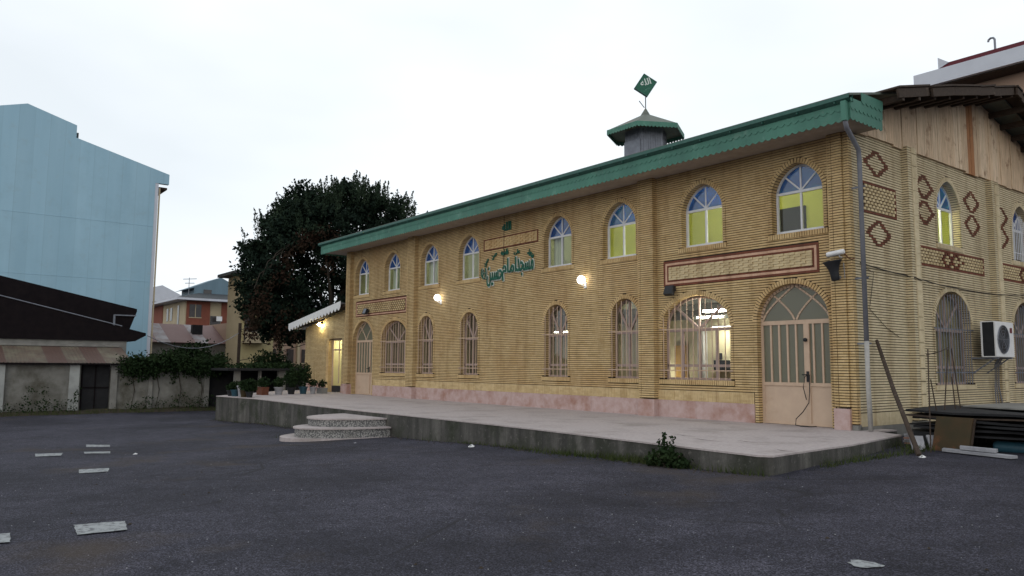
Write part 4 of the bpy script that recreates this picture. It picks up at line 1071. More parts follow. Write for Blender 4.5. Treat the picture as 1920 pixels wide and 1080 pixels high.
# ------------------------------------------------------------------ air conditioner
t = thing('air_conditioner', 'white outdoor air conditioning unit bolted to the gable wall between the windows', 'air conditioner', (-8.4, 6.4, 1.7))
b = MB(); x0, x1, y0, y1, z0, z1 = -8.54, -8.20, 5.80, 7.02, 1.69, 2.61
b.box(x0, x1-.03, y0+.01, y1-.01, z0+.01, z1-.01); b.build('casing', 'black', t)
b = MB(); b.box(x1-.03, x1, y0, y1, z0, z1); b.box(x0, x1-.03, y0-.002, y1+.002, z1-.012, z1+.012); b.box(x0, x1-.03, y0-.002, y1+.002, z0-.012, z0+.012); b.box(x0-.01, x0+.03, y0-.004, y0+.03, z0, z1); b.build('front_panel', 'white', t)
AFN = lambda u, w, d: (x1+d, u, w)
b = MB(); n = 28; cy_, cz_ = 6.30, 2.15
vs = [AFN(cy_, cz_, .012)]+[AFN(cy_+.37*math.cos(2*math.pi*k/n), cz_+.37*math.sin(2*math.pi*k/n), .006) for k in range(n)]
b.add(vs, [(0, 1+k, 1+(k+1) % n) for k in range(n)])
b.build('fan_opening', 'black', t)
b = MB()
for rr in (.08, .16, .24, .32, .37): b.tube([AFN(cy_+rr*math.cos(2*math.pi*k/24), cz_+rr*math.sin(2*math.pi*k/24), .016) for k in range(25)], .005 if rr < .36 else .014, 5)
for k in range(6): b.bar(AFN(cy_, cz_, .014), AFN(cy_+.37*math.cos(k*math.pi/3), cz_+.37*math.sin(k*math.pi/3), .014), .01, .008, (1, 0, 0))
b.build('fan_grille', 'galv', t)
b = MB(); b.add([AFN(6.77, 2.33, .004), AFN(6.93, 2.33, .004), AFN(6.93, 2.47, .004), AFN(6.77, 2.47, .004)], [(0, 1, 2, 3)]); b.build('badge', 'maroon', t)
for y in (5.95, 6.85):
    b = MB(); b.box(-8.86, -8.2, y-.025, y+.025, 1.63, 1.675); b.bar((-8.84, y, 1.25), (-8.3, y, 1.64), .03, .03); b.build('bracket', 'galv', t)
b = MB()
for i, y in enumerate((7.05, 7.16, 7.3)): b.tube([(-8.55, y, 1.75), (-8.72, y+.05, 1.5), (-8.74, y+.03, .9), (-8.72, y+.1*i, .3)], .018, 6)
b.build('pipe', 'pipe', t)

# ------------------------------------------------------------------ clutter beside the gable
t = tag((lambda b: (b.tube([(-6.70, -2.02, gh(-6.7, -2.0)), (-7.8, -.6, .9), (-8.78, .72, 1.98)], [.05, .045, .04], 8), b.build('wooden_pole', 'wood_dark'))[-1])(MB()), 'long wooden pole leaning on the gable wall right of the downpipe', 'pole')
t = thing('rebar_frame', 'thin rusty rebar rods standing upright in front of the gable window', 'rebar', (-6.9, -.6, -.2))
for (a, c_) in (((-6.85, -1.15, 1.73), (-6.78, -1.38, -.22)), ((-7.0, .08, 1.75), (-7.0, -.22, .45)), ((-7.05, .36, 1.78), (-7.0, .55, .5)), ((-7.0, -.75, 1.15), (-7.0, -.55, .5)), ((-7.0, .2, 1.2), (-7.0, .3, .5))):
    b = MB(); b.tube([a, c_], .012, 6); b.build('rod', 'wood_dark', t)
b = MB(); b.tube([(-6.85, -1.22, 1.62), (-6.95, -.4, 1.70), (-7.03, .2, 1.80)], .010, 6); b.build('rod', 'wood_dark', t)
def plank(pts, thick, zf, name, mat, label, cat, group=None):
    b = MB(); b.slab(pts, lambda x, y: zf(x, y)+thick, zf); return tag(b.build(name, mat), label, cat, group)
sheets = ['rough dark sheet at the bottom of the stack under the air conditioner', 'dark board second from the bottom of the stack by the gable', 'dark warped board in the middle of the stack by the gable',
          'wide black sheet just above the middle of the stack by the gable', 'long dark board with a pale front edge near the top of the stack', 'black ragged sheet second from the top of the stack', 'grey weathered sheet lying topmost on the stack under the air conditioner']
for i, lb in enumerate(sheets):
    z = .10+i*.078; j = lambda k=.12: random.uniform(-k, k)
    pts = [(-7.55+j(), -.55+j()), (-6.6, -.72+j()), (-5.6, -.70+j()), (-4.3, -.78+j()), (-4.1, 1.5), (-4.2+j(), 3.2+j(.3)), (-7.5+j(), 3.4+j(.3)), (-7.65+j(), 1.4)]
    if i == 6: pts = [(-7.1, .9), (-6.0, .35), (-4.6, .1), (-4.1, 2.2), (-4.3, 3.9), (-7.3, 3.7)]
    plank(pts, .03+.012*(i % 2), lambda x, y, z=z, i=i: z+.018*math.sin(x*2.3+i*1.7)+.012*math.sin(y*1.9+i)+.012*(x+6)*((-1)**i), 'stacked_sheet', 'grey_wall' if i == 6 else ('wood_dark' if i == 4 else 'dark_void'), lb, 'sheet', 'sheets stacked by the gable wall')
t = thing('pallet', 'dark timber blocks carrying the sheet stack by the gable', 'pallet', (-6, 1.2, -.2))
for x, y in ((-7.2, -.35), (-4.6, -.3), (-7.2, 1.3), (-5.9, 1.3), (-4.6, 1.3), (-7.2, 2.9), (-5.9, 2.9), (-4.6, 2.9)):
    b = MB(); b.box(x-.28, x+.28, y-.2, y+.2, -.4, .085); b.build('block', 'dark_void', t)
t = thing('leaning_panel', 'brown rusty framed panel leaning against the dark sheet stack', 'panel', (-6.6, -1.0, -.2))
c0, c1, upv = Vector((-6.93, -.98, -.22)), Vector((-6.25, -1.06, -.22)), Vector((.03, .20, .66))
b = MB(); nn = (c1-c0).cross(upv).normalized()*.02; b.add([c0-nn, c1-nn, c1-nn+upv, c0-nn+upv, c0+nn, c1+nn, c1+nn+upv, c0+nn+upv], [(0,3,2,1),(4,5,6,7),(0,1,5,4),(1,2,6,5),(2,3,7,6),(3,0,4,7)]); b.build('sheet', 'rust_panel', t)
b = MB(); b.bar(c0-nn*2, c0-nn*2+upv, .035, .035); b.bar(c1-nn*2, c1-nn*2+upv, .05, .035); b.bar(c0-nn*2+upv, c1-nn*2+upv, .03, .03); b.build('frame', 'wood_dark', t)
g = lambda x, y: gh(x, y)
plank([(-6.68, -1.06), (-6.64, -1.24), (-5.36, -1.62), (-5.30, -1.48)], .05, lambda x, y: g(x, y)+.02, 'white_plank', 'tin_white', 'long white plank lying on the ground in front of the sheet stack', 'plank', 'white planks on the ground')
plank([(-6.35, -1.15), (-6.30, -1.30), (-5.65, -1.46), (-5.66, -1.32)], .06, lambda x, y: g(x, y)+.085, 'white_plank', 'tin_white', 'short white plank lying across the long one', 'plank', 'white planks on the ground')
def leaning_slab(c, w, h, lab, ang):
    t_ = Vector((math.cos(ang), math.sin(ang), 0)); n_ = Vector((t_.y, -t_.x, 0)); c = Vector(c)
    b = MB(); b.obox(c+Vector((0, 0, h*.42)), t_*w/2, (n_*.55-Vector((0, 0, .83)))*h/2*-1, (n_*.83+Vector((0, 0, .55)))*.02)
    return tag(b.build('marble_slab', 'tin_white'), lab, 'slab', 'white slabs leaning at the terrace end')
leaning_slab((-7.18, -1.02, -.24), .24, .34, 'white slab leaning beside the wooden pole at the terrace end', R(40))
leaning_slab((-6.96, -.78, -.22), .24, .34, 'white slab leaning farthest from the terrace, next to the rusty panel', R(48))
tl = thing('tile_stack', 'small stack of pale tiles at the terrace end below the downpipe', 'tiles', (-7.85, -.1, -.1))
for i in range(6):
    b = MB(); a = random.uniform(-.15, .15); z = -.16+i*.035
    b.obox((-7.62+random.uniform(-.02, .02), -.22+random.uniform(-.02, .02), z), (.14*math.cos(a), .14*math.sin(a), 0), (-.12*math.sin(a), .12*math.cos(a), 0), (0, 0, .014)); b.build('tile', 'marble' if i % 3 == 0 else 'tin_white', tl)
t = thing('barrel', 'dull blue plastic barrel lying in the shade under the sheet stack', 'barrel', (-5.8, -.4, -.1))
b = MB(); c0, a_ = Vector((-6.05, -.42, -.09)), Vector((.95, .1, 0)).normalized()
b.tube([c0+a_*s for s in (0, .03, .06, .3, .34, .38, .62, .66, .7)], [.10, .115, .12, .12, .128, .12, .12, .115, .09], 16); b.build('drum', 'blue_plastic', t, smooth=True)
b = MB(); b.tube([c0+a_*.7, c0+a_*.74], .05, 10); b.build('cap', 'tin_white', t)
def litter(x, y, s, lab, mat='white'):
    b = MB(); vs = []
    n = 9
    for k in range(n): vs.append((x+s*math.cos(2*math.pi*k/n)*random.uniform(.6, 1.2), y+s*math.sin(2*math.pi*k/n)*random.uniform(.6, 1.2), gh(x, y)+random.uniform(0, .02)))
    vs.append((x, y, gh(x, y)+s*.7)); vs.append((x+s*.4, y+s*.3, gh(x, y)+s*.5))
    b.add(vs, [(k, (k+1) % n, n+(k % 2)) for k in range(n)]+[(0, n, n+1)]); return tag(b.build('litter', mat), lab, 'litter', 'scraps of litter on the asphalt')
litter(-6.55, -2.25, .07, 'white crumpled scrap at the foot of the wooden pole')
litter(-14.85, -6.2, .09, 'white crumpled scrap against the terrace wall right of the steps')
litter(-20.0, -12.2, .06, 'white scrap lying alone right of the painted patches', 'white')
litter(-7.55, -3.4+.2, .05, 'pale scrap by the near end of the terrace wall', 'tin_white') if False else None
litter(-18.3, -7.4, .05, 'pale stone chip on the asphalt right of the round steps', 'tin_white')
b = MB(); n = 14; q = [(-3.35+.14*math.cos(2*math.pi*k/n)*random.uniform(.7, 1.2), -10.39+.11*math.sin(2*math.pi*k/n)*random.uniform(.7, 1.2)) for k in range(n)]
b.poly([(x, y, gh(x, y)+.006) for x, y in q]); struct(b.build('road_patch', 'paint', recalc=False))

# ------------------------------------------------------------------ foliage helpers
def leaf_mesh(name, pts, size, mat, parent=None, upbias=0.0, aspect=.55):
    n = len(pts); pts = np.asarray(pts)
    d = rng.normal(size=(n, 3)); d[:, 2] += upbias; d /= np.linalg.norm(d, axis=1)[:, None]
    e = rng.normal(size=(n, 3)); e -= (e*d).sum(1)[:, None]*d; e /= np.linalg.norm(e, axis=1)[:, None]
    s = (size*rng.uniform(.45, 1.6, n))[:, None]
    A = pts-d*s*.5; B_ = pts+e*s*aspect*.5; C_ = pts+d*s*.5; D_ = pts-e*s*aspect*.5
    V = np.stack([A, B_, C_, D_], 1).reshape(-1, 3)
    me = bpy.data.meshes.new(name); me.vertices.add(4*n); me.vertices.foreach_set('co', V.ravel())
    me.loops.add(4*n); me.loops.foreach_set('vertex_index', np.arange(4*n)); me.polygons.add(n)
    me.polygons.foreach_set('loop_start', np.arange(0, 4*n, 4)); me.polygons.foreach_set('loop_total', np.full(n, 4))
    me.update(); me.validate()
    for x in (mat if isinstance(mat, (list, tuple)) else [mat]): me.materials.append(M[x])
    o = bpy.data.objects.new(name, me); COL.objects.link(o)
    if parent: put(o, parent)
    return o
def blob(c, r, n, shell=.45):
    d = rng.normal(size=(n, 3)); d /= np.linalg.norm(d, axis=1)[:, None]
    rad = (shell+(1-shell)*rng.random(n))**.8
    return np.asarray(c)+d*np.asarray(r)*rad[:, None]

# big tree behind the annex
tree = thing('tree', 'tall dark evergreen tree behind the porch, hung with reddish creepers on its left', 'tree', (-47, 5.2, -1.1))
b = MB(); b.tube([(-47, 5.2, -1.2), (-47.05, 5.25, 1.5), (-46.9, 5.0, 4), (-47.1, 5.3, 7.5)], [.38, .30, .24, .12], 10)
b.build('trunk', 'bark', tree, smooth=True)
limbs = [((-47, 5.1, 2.5), (-46.2, 2.6, 4.6), (-46, 1.0, 6.2)), ((-47, 5.1, 3.2), (-47.5, 7.6, 6.0), (-47.6, 9.3, 8.6)), ((-47, 5.1, 4), (-48, 4.0, 8), (-48.2, 3.4, 11)), ((-47, 5.2, 4.6), (-46.3, 6.6, 8.2), (-46, 7.2, 11.5)), ((-47, 5.1, 3), (-45, 4.2, 5.5), (-43.6, 3.2, 7.5))]
b = MB()
for l_ in limbs: b.tube(list(l_), [.16, .10, .04], 7)
b.build('branch', 'bark', tree)
clumps = [(-47, 5.6, 9.2, 3.8, 3.8, 3.2, 11000), (-47, 3.2, 9.6, 3.0, 2.6, 2.6, 7000), (-47, 8.6, 9.6, 3.2, 2.6, 2.8, 7500), (-46.6, 1.0, 7.4, 2.4, 2.1, 2.2, 5500), (-47, 5.4, 5.8, 3.6, 3.8, 2.6, 9000),
          (-46.2, -.2, 6.2, 1.8, 1.3, 1.9, 2900), (-46.4, .0, 7.9, 1.4, 1.2, 1.1, 1500), (-46.5, 2.2, 5.2, 2.3, 2.3, 1.9, 5000), (-47, 8.5, 6.4, 3.0, 2.6, 2.8, 6000), (-46.2, .6, 4.2, 1.7, 1.5, 1.4, 2300), (-46, 2.6, 3.5, 1.6, 1.6, 1.0, 1500), (-47, 5.2, 3.9, 2.6, 2.4, 1.6, 3800),
          (-46.6, 3.4, 11.4, 2.1, 2.1, 1.5, 3200), (-46.8, 6.0, 11.9, 2.2, 2.0, 1.4, 3200), (-47, 8.6, 11.8, 2.1, 1.9, 1.5, 3000), (-47, 10.3, 10.2, 1.9, 1.4, 1.9, 2200), (-46, 5.2, 2.8, 1.4, 1.5, 1.1, 1200), (-46.3, 1.3, 9.6, 1.7, 1.4, 1.3, 1900)]
pts = []
for x, y, z, rx, ry, rz, n in clumps:
    m_ = 9                                    # leaf clusters inside each clump leave gaps between them
    cen = blob((x, y, z), (rx, ry, rz), int(n/60), .3)
    k = rng.integers(0, len(cen), n); pts.append(cen[k]+rng.normal(size=(n, 3))*np.array([.23, .23, .20]))
P_ = np.concatenate(pts)
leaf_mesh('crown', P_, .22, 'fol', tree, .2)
sp = []
top = lambda y: 13.1-((y-6.8)/4.4)**2*1.9 if y > 6.8 else 13.1-((y-6.8)/6.2)**2*2.9
for i in range(430):
    y = rng.uniform(.6, 10.9); x = -47+rng.normal()*1.5; zt = top(y)-rng.uniform(.2, 1.5)-abs(x+47)*.22; h = rng.uniform(.6, 1.6)
    n = int(h*75); tt = rng.random(n)**.85; lean = np.array([rng.normal()*.12, (y-6)*.045+rng.normal()*.08, 1.0])
    sp.append(np.array([x, y, zt])+tt[:, None]*h*lean+rng.normal(size=(n, 3))*(.15*(1-tt)+.012)[:, None])
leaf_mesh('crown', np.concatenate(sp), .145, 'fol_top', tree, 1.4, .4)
cr_ = []
for (y0, z0, ln) in [(1.4, 8.6, 2.2), (2.2, 9.6, 1.5), (3.2, 9.9, 1.3), (4.1, 9.8, 2.8), (.2, 6.6, 2.6), (-.3, 5.8, 2.4), (.9, 7.6, 1.6), (-.4, 4.4, 1.6), (9.6, 9.4, 1.2), (1.0, 4.8, 2.5), (2.0, 4.4, 1.6), (-.7, 5.2, 2.6), (3.0, 9.7, .8), (2.6, 9.5, 1.0)]:
    n = int(110*ln); tt = rng.random(n); w = rng.normal(size=(n, 3))*np.array([.35, .20, .14])
    cr_.append(np.array([-44.6, y0, z0])+np.stack([tt*0, -.5*np.sin(tt*2.2)*.6, -tt*ln], 1)+w)
leaf_mesh('creeper', np.concatenate(cr_), .17, 'fol_red', tree, -.3)
b = MB()
for k in range(5): 
    y0, z0 = (-.2+k*.45, 7.2-(k-2)**2*.12+k*.4)
    b.tube([(-44.8, y0+1.4, z0+.4), (-44.7, y0+.5, z0+.55), (-44.6, y0-.3, z0-.1), (-44.6, y0-.6, z0-1.0)], .025, 5)
b.build('creeper_stem', 'bark', tree)

def bush(name, c, r, n, size, mat, label, cat, group=None):
    t = thing(name, label, cat, (c[0], c[1], c[2]-r[2]), group)
    cen = blob(c, r, max(6, n//40), .3); k = rng.integers(0, len(cen), n)
    leaf_mesh('foliage', cen[k]+rng.normal(size=(n, 3))*min(r)*.22, size, mat, t, .5)
    b = MB()
    for i in range(5): b.tube([(c[0]+random.uniform(-.1, .1), c[1]+random.uniform(-.1, .1), c[2]-r[2]-.05), (c[0]+random.uniform(-1, 1)*r[0]*.6, c[1]+random.uniform(-1, 1)*r[1]*.6, c[2]+r[2]*.5)], .012, 5)
    b.build('stem', 'bark', t)
    return t
bush('shrub', (-9.05, -6.14, -.23), (.50, .24, .19), 1300, .075, 'fol_bush', 'dark leafy weed growing against the terrace wall near its front corner', 'shrub')
for sx_, hh in ((-.05, .52), (.08, .46), (-.16, .40)):
    q = np.array([[-9.05+sx_+rng.normal()*.03, -6.15+rng.normal()*.03, -.30+hh*t_] for t_ in rng.random(70)])
    leaf_mesh('sprig', q, .07, 'fol_bush', bpy.data.objects['shrub'], .6)
def tuft(name, spots, h, mat, label):
    V, F = [], []
    for (x, y, n, sp_, hh) in spots:
        for i in range(n):
            px, py = x+rng.normal()*sp_[0], y+rng.normal()*sp_[1]; z = gh(px, py)-.01; L_ = hh*rng.uniform(.4, 1.2)
            a = rng.uniform(0, 6.28); dx, dy = math.cos(a)*.008, math.sin(a)*.008; lx, ly = rng.normal()*.4*L_, rng.normal()*.4*L_
            b0 = len(V); V += [(px-dx, py-dy, z), (px+dx, py+dy, z), (px+lx, py+ly, z+L_)]; F.append((b0, b0+1, b0+2))
    b = MB(); b.add(V, F); return stuff(b.build(name, mat, recalc=False), label, 'grass')
spots = []
for (p, q) in zip(TER[:7], TER[1:8]):
    for i in range(12):
        t_ = random.random(); x, y = p[0]+(q[0]-p[0])*t_, p[1]+(q[1]-p[1])*t_-.08
        if -22.3 < x < -17.8: continue
        spots.append((x, y, random.choice((8, 15, 45)) if x > -16 else random.choice((3, 10)), (.35, .05), .10 if x < -14 else .16))
spots += [(-7.0, -4.6+i*.35, 40, (.07, .2), .13) for i in range(12)]+[(-22.2, -6.9, 120, (.15, .4), .14), (-12.0, -5.95, 160, (.7, .07), .16), (-9.6, -6.1, 220, (.6, .08), .2), (-7.3, -.9, 160, (.2, .4), .2)]
tuft('grass', spots, .2, 'grass', 'short grass and weeds along the foot of the terrace wall')

def chips(name, n, area, size, mat, label, cat, edge=None):
    V, F = [], []
    for i in range(n):
        if edge and random.random() < .8:
            k = random.randrange(7); p, q = TER[k], TER[k+1]; t_ = random.random()
            x, y = p[0]+(q[0]-p[0])*t_, p[1]+(q[1]-p[1])*t_-.06-abs(random.gauss(0, .22))
        else:
            d = 2.5+22*random.random()**1.6; a = R(random.uniform(-90, -8)); x, y = CP.x+math.sin(a)*d, CP.y+math.cos(a)*d
            if y > -6.6: continue
        z = gh(x, y)+.002; s_ = size*random.uniform(.5, 1.5); a = random.uniform(0, 6.28); b0 = len(V)
        for k in range(4): V.append((x+s_*math.cos(a+k*1.57)*random.uniform(.6, 1.1), y+s_*math.sin(a+k*1.57)*random.uniform(.6, 1.1), z))
        V.append((x, y, z+s_*.6)); F += [(b0, b0+1, b0+4), (b0+1, b0+2, b0+4), (b0+2, b0+3, b0+4), (b0+3, b0, b0+4)]
    b = MB(); b.add(V, F); return stuff(b.build(name, mat, recalc=False), label, cat)
chips('grit', 1300, None, .008, 'tin_white', 'pale grit and stone chips scattered over the asphalt yard', 'grit')
chips('fallen_leaves', 700, None, .022, 'soil', 'dark fallen leaves gathered along the terrace foot', 'leaves', True)
# flower pots on the terrace's far corner
def pot(x, y, r, h, mat, kind, label, z=0):
    t = thing('potted_plant', label, 'potted plant', (x, y, z), 'pots on the terrace corner')
    b = MB()
    if kind == 'box': b.box(x-r*1.5, x+r*1.5, y-r*.7, y+r*.7, z, z+h); b.box(x-r*1.56, x+r*1.56, y-r*.76, y+r*.76, z+h-.05, z+h+.01)
    else: b.lathe((x, y, z), [(r*.68, 0), (r*.75, h*.3), (r*.95, h*.85), (r*1.08, h*.86), (r*1.1, h), (r*.9, h), (r*.85, h*.9)], 16)
    b.build('pot', mat, t, smooth=False)
    b = MB(); b.lathe((x, y, z+h*.86), [(r*.8, 0), (r*.8, .02), (.01, .03)], 12); b.build('soil', 'soil', t)
    return t
def pleaves(t, x, y, z, r, h, n, size, upb=.6, mat='fol_bush'):
    leaf_mesh('foliage', blob((x, y, z+h/2), (r, r, h/2), n, .2), size, mat, t, upb)
t = pot(-33.85, -5.45, .17, .24, 'black', 'r', 'small black pot with low dark leaves at the terrace\'s outer corner'); pleaves(t, -33.85, -5.45, .2, .22, .35, 260, .10)
t = pot(-33.3, -5.45, .18, .28, 'blue_plastic', 'r', 'dull blue pot with a bushy plant near the terrace\'s outer corner'); pleaves(t, -33.3, -5.45, .25, .26, .4, 320, .10)
t = pot(-32.75, -5.35, .20, .46, 'tin_white', 'r', 'tall white pot with hardly any plant among the corner pots'); pleaves(t, -32.75, -5.35, .42, .14, .15, 60, .09)
t = pot(-32.35, -5.40, .17, .28, 'rust_panel', 'r', 'mossy brown pot with spiky leaves in front of the tall white pot'); pleaves(t, -32.35, -5.4, .25, .24, .45, 260, .13, 1.2)
t = pot(-31.85, -5.35, .16, .24, 'black', 'r', 'black pot with long spiky leaves, nearest pot to the steps'); pleaves(t, -31.85, -5.35, .2, .30, .55, 320, .18, 1.5)
t = pot(-34.3, -3.9, .22, .34, 'terracotta', 'box', 'terracotta trough with red-brown sides behind the corner pots'); pleaves(t, -34.3, -3.9, .3, .35, .5, 350, .11)
t = pot(-34.3, -3.15, .21, .34, 'tin_white', 'r', 'white pot with a bushy dark plant in the row towards the porch'); pleaves(t, -34.3, -3.15, .3, .30, .5, 450, .10)
t = pot(-34.6, -2.45, .20, .30, 'black', 'r', 'dark pot with a tall leafy plant between the two white pots'); pleaves(t, -34.6, -2.45, .25, .36, 1.0, 700, .11)
t = pot(-34.65, -1.85, .20, .34, 'blue_plastic', 'r', 'bright blue pot with a tall bushy plant near the porch wall'); pleaves(t, -34.65, -1.85, .3, .40, 1.15, 800, .11)
t = pot(-34.7, -1.35, .16, .32, 'tin_white', 'r', 'small white pot with thin leaves beside the bright blue pot'); pleaves(t, -34.7, -1.35, .3, .2, .4, 180, .10)
t = pot(-34.9, -.80, .20, .26, 'grey_wall', 'box', 'brown-grey trough against the porch wall, last pot of the row'); pleaves(t, -34.9, -.8, .25, .25, .4, 220, .10)

# ------------------------------------------------------------------ left edge of the yard
WX = -44.0
wl_ = thing('boundary_wall', 'stained white stucco yard wall with columns and vines along its top', 'wall', (WX, -7, -1.1))
b = MB(); b.box(WX-.25, WX, -30, -9.55, -1.5, 1.36); b.box(WX-.25, WX, -8.2, -3.3, -1.5, 1.05); b.build('wall_face', 'stucco', wl_)
for y in (-12.98, -9.85):
    b = MB(); b.box(WX-.05, WX+.16, y-.22, y+.22, -1.5, 1.34); b.build('column', 'stucco_white', wl_)
b = MB(); b.box(WX-.05, WX+.10, -8.2, -7.9, -1.5, 1.34); b.box(WX-.05, WX+.09, -6.4, -6.2, -1.5, 1.0); b.box(WX-.04, WX+.08, -3.55, -3.3, -1.5, 1.06); b.build('column', 'grey_wall', wl_)
b = MB(); b.box(WX-.22, WX-.15, -9.5, -8.22, -1.3, 1.33); dr = b.build('gate', 'dark_void', wl_)
b = MB(); b.box(WX-.14, WX-.10, -9.5, -9.44, -1.2, 1.3); b.box(WX-.14, WX-.10, -8.9, -8.84, -1.2, 1.3); b.box(WX-.14, WX-.10, -9.5, -8.25, .1, .16); b.build('gate_frame', 'dark_wood', dr)
sh = thing('tin_canopy', 'rusty tin sheet canopy sloping over the left yard wall and its dark gate', 'canopy', (-45.5, -12, 1.4))
b = MB(); y = -24.0
while y < -7.3:
    y2 = min(y+.085, -7.25)
    zc = .012*math.sin(y*36)
    zd = .012*math.sin(y2*36)
    b.add([(WX+.35, y, 1.36+zc), (WX+.35, y2, 1.36+zd), (-46.6, y2, 2.22+zd), (-46.6, y, 2.22+zc)], [(0, 1, 2, 3)]); y = y2
b.build('tin_sheet', 'rust_sheet', sh, recalc=False)
b = MB(); b.box(WX+.28, WX+.33, -24, -7.3, 1.27, 1.33); b.build('edge_beam', 'dark_wood', sh)
b = MB(); b.box(-46.75, -46.5, -24, -7.4, 2.24, 2.34); b.build('ridge_capping', 'grey_wall', sh)
hs = thing('dark_house', 'low house with two stacked black timber gables behind the tin canopy', 'house', (-50, -12, -1.1))
HX = -47.0
b = MB(); b.box(-56, HX-.1, -24, -6.9, -1.4, 2.75); b.build('wall', 'grey_wall', hs)
# lower gable: verge line falls to the right
def gable(b, x, y_e, z_e, slope, zbot, th, y_left=-24):
    ridge = -16.0; zr = z_e+(y_e-ridge)*slope
    zl = zr-(ridge-y_left)*slope
    pts = [(y_left, zbot), (y_e-.55, zbot), (y_e, z_e-.14), (y_e, z_e), (ridge, zr), (y_left, zl)]
    vs = [(x, p[0], p[1]) for p in pts]+[(x-th, p[0], p[1]) for p in pts]; n = len(pts)
    b.add(vs, [tuple(range(n)), tuple(range(2*n-1, n-1, -1))]+[(i, i+n, (i+1) % n+n, (i+1) % n) for i in range(n)])
b = MB(); gable(b, HX, -5.95, 3.05, .235, 2.58, 8.0); b.build('gable', 'dark_wood', hs)
b = MB(); gable(b, HX-.6, -6.35, 4.42, .213, 2.6, 7.0); b.build('upper_gable', 'dark_wood', hs)
b = MB(); b.tube([(HX+.03, -15.9, 5.45), (HX+.03, -7.2, 3.40)], .028, 6); b.build('verge_strip', 'galv', hs)
b = MB(); b.box(HX-.6, HX-.5, -7.5, -6.4, 4.0, 4.06); b.box(HX-.62, HX-.55, -7.55, -7.45, 3.3, 4.05); b.build('gutter', 'galv', hs)

# vines over the wall
pts = []
for i in range(230):
    y = rng.uniform(-7.7, -2.6); z = 1.1+.62*rng.random()+.12*math.sin(y*2); n = 60
    pts.append(np.array([WX+.12+rng.normal()*.18, y, z-.25*rng.random()])+rng.normal(size=(n, 3))*np.array([.16, .22, .17]))
for i in range(13):
    y = rng.choice([-7.3, -6.7, -6.1, -5.2, -3.9]); ln = rng.uniform(.2, .9); n = int(35*ln); tt = rng.random(n)
    pts.append(np.stack([np.full(n, WX+.12), y+rng.normal(size=n)*.09+.1*np.sin(tt*4), 1.1-tt*ln], 1)+rng.normal(size=(n, 3))*.03)
vn = thing('wall_vine', 'thick dark vine spilling over the top of the white yard wall', 'vine', (WX, -5.4, -1.1))
leaf_mesh('foliage', np.concatenate(pts), .13, 'fol_bush', vn, .2)
b = MB()
for y in (-7.2, -6.0, -4.9, -3.8): b.tube([(WX+.06, y, -1.1), (WX+.05, y+.15, 0), (WX+.06, y-.1, 1.2)], .02, 5)
b.build('stem', 'bark', vn)
pts = []
for (y, h, w) in [(-12.0, 1.35, .10), (-11.0, 1.3, .12), (-9.95, 1.3, .08), (-11.6, .6, .3), (-10.4, .7, .35), (-12.6, .5, .3), (-7.2, .5, .3), (-6.6, .8, .2), (-5.7, .6, .3), (-5.0, .9, .25), (-4.2, .7, .25), (-3.6, .8, .3)]:
    n = int(120*(h*.5+w*2)); tt = rng.random(n)**1.3
    pts.append(np.stack([np.full(n, WX+.35), y+.25*tt*h*(1 if y > -10 or y < -11.5 else -.4), -1.1+tt*h], 1)+rng.normal(size=(n, 3))*np.array([.12, w, .04]))
wd = leaf_mesh('weeds', np.concatenate(pts), .10, 'fol_bush', None, .8); stuff(wd, 'dark weeds growing along the foot of the white yard wall', 'weeds')
sp2 = [(WX+.55+random.random()*.5, y, 70, (.3, .3), .25) for y in np.arange(-16, -2.5, .35)]
tuft('verge_grass', sp2, .2, 'grass', 'rough grass strip along the foot of the white yard wall')
def bank():
    b = MB(); vs = []; ys = np.arange(-30, -2, .5)
    for y in ys:
        for k, (dx, dz) in enumerate(((-.05, .16), (.35, .13), (.8, .06), (1.3, -.03))): vs.append((WX+dx+random.uniform(-.08, .08), y, gh(WX+dx, y)+dz+random.uniform(-.03, .03)))
    b.add(vs, [(4*i+k, 4*i+k+1, 4*i+k+5, 4*i+k+4) for i in range(len(ys)-1) for k in range(3)]); return struct(b.build('soil_bank', 'soil', recalc=False))
bank()

# dark shelter right of the wall, behind the pots
sl2 = thing('dark_shelter', 'low dark open shed between the vine wall and the porch, behind the pots', 'shed', (-42.5, 0, -1.1))
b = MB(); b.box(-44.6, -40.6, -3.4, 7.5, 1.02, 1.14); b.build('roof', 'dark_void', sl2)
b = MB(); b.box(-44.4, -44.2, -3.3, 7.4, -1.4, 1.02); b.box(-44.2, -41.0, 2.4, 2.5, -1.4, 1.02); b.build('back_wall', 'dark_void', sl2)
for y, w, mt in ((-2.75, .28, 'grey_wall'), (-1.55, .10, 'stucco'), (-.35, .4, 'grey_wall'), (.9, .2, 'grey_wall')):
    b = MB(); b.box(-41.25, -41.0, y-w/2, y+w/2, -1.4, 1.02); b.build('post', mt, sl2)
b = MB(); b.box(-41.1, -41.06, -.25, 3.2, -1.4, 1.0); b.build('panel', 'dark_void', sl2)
nb = thing('notice_box', 'small pale box fixed in the dark shed behind the pots', 'box', (-41.0, 1.2, .1)); b = MB(); b.box(-41.02, -40.9, .95, 1.5, .0, .55); b.build('box_body', 'galv', nb)
b = MB(); b.box(-40.9, -40.88, 1.0, 1.45, .3, .5); b.build('box_face', 'light_fascia', nb)
pts = blob((-41.9, -1.0, 1.25), (1.2, 2.2, .22), 1800, .1); vv = leaf_mesh('shed_vine', pts, .13, 'fol_bush', None, .2); tag(vv, 'dark creeper lying on the shed roof behind the pots', 'vine')

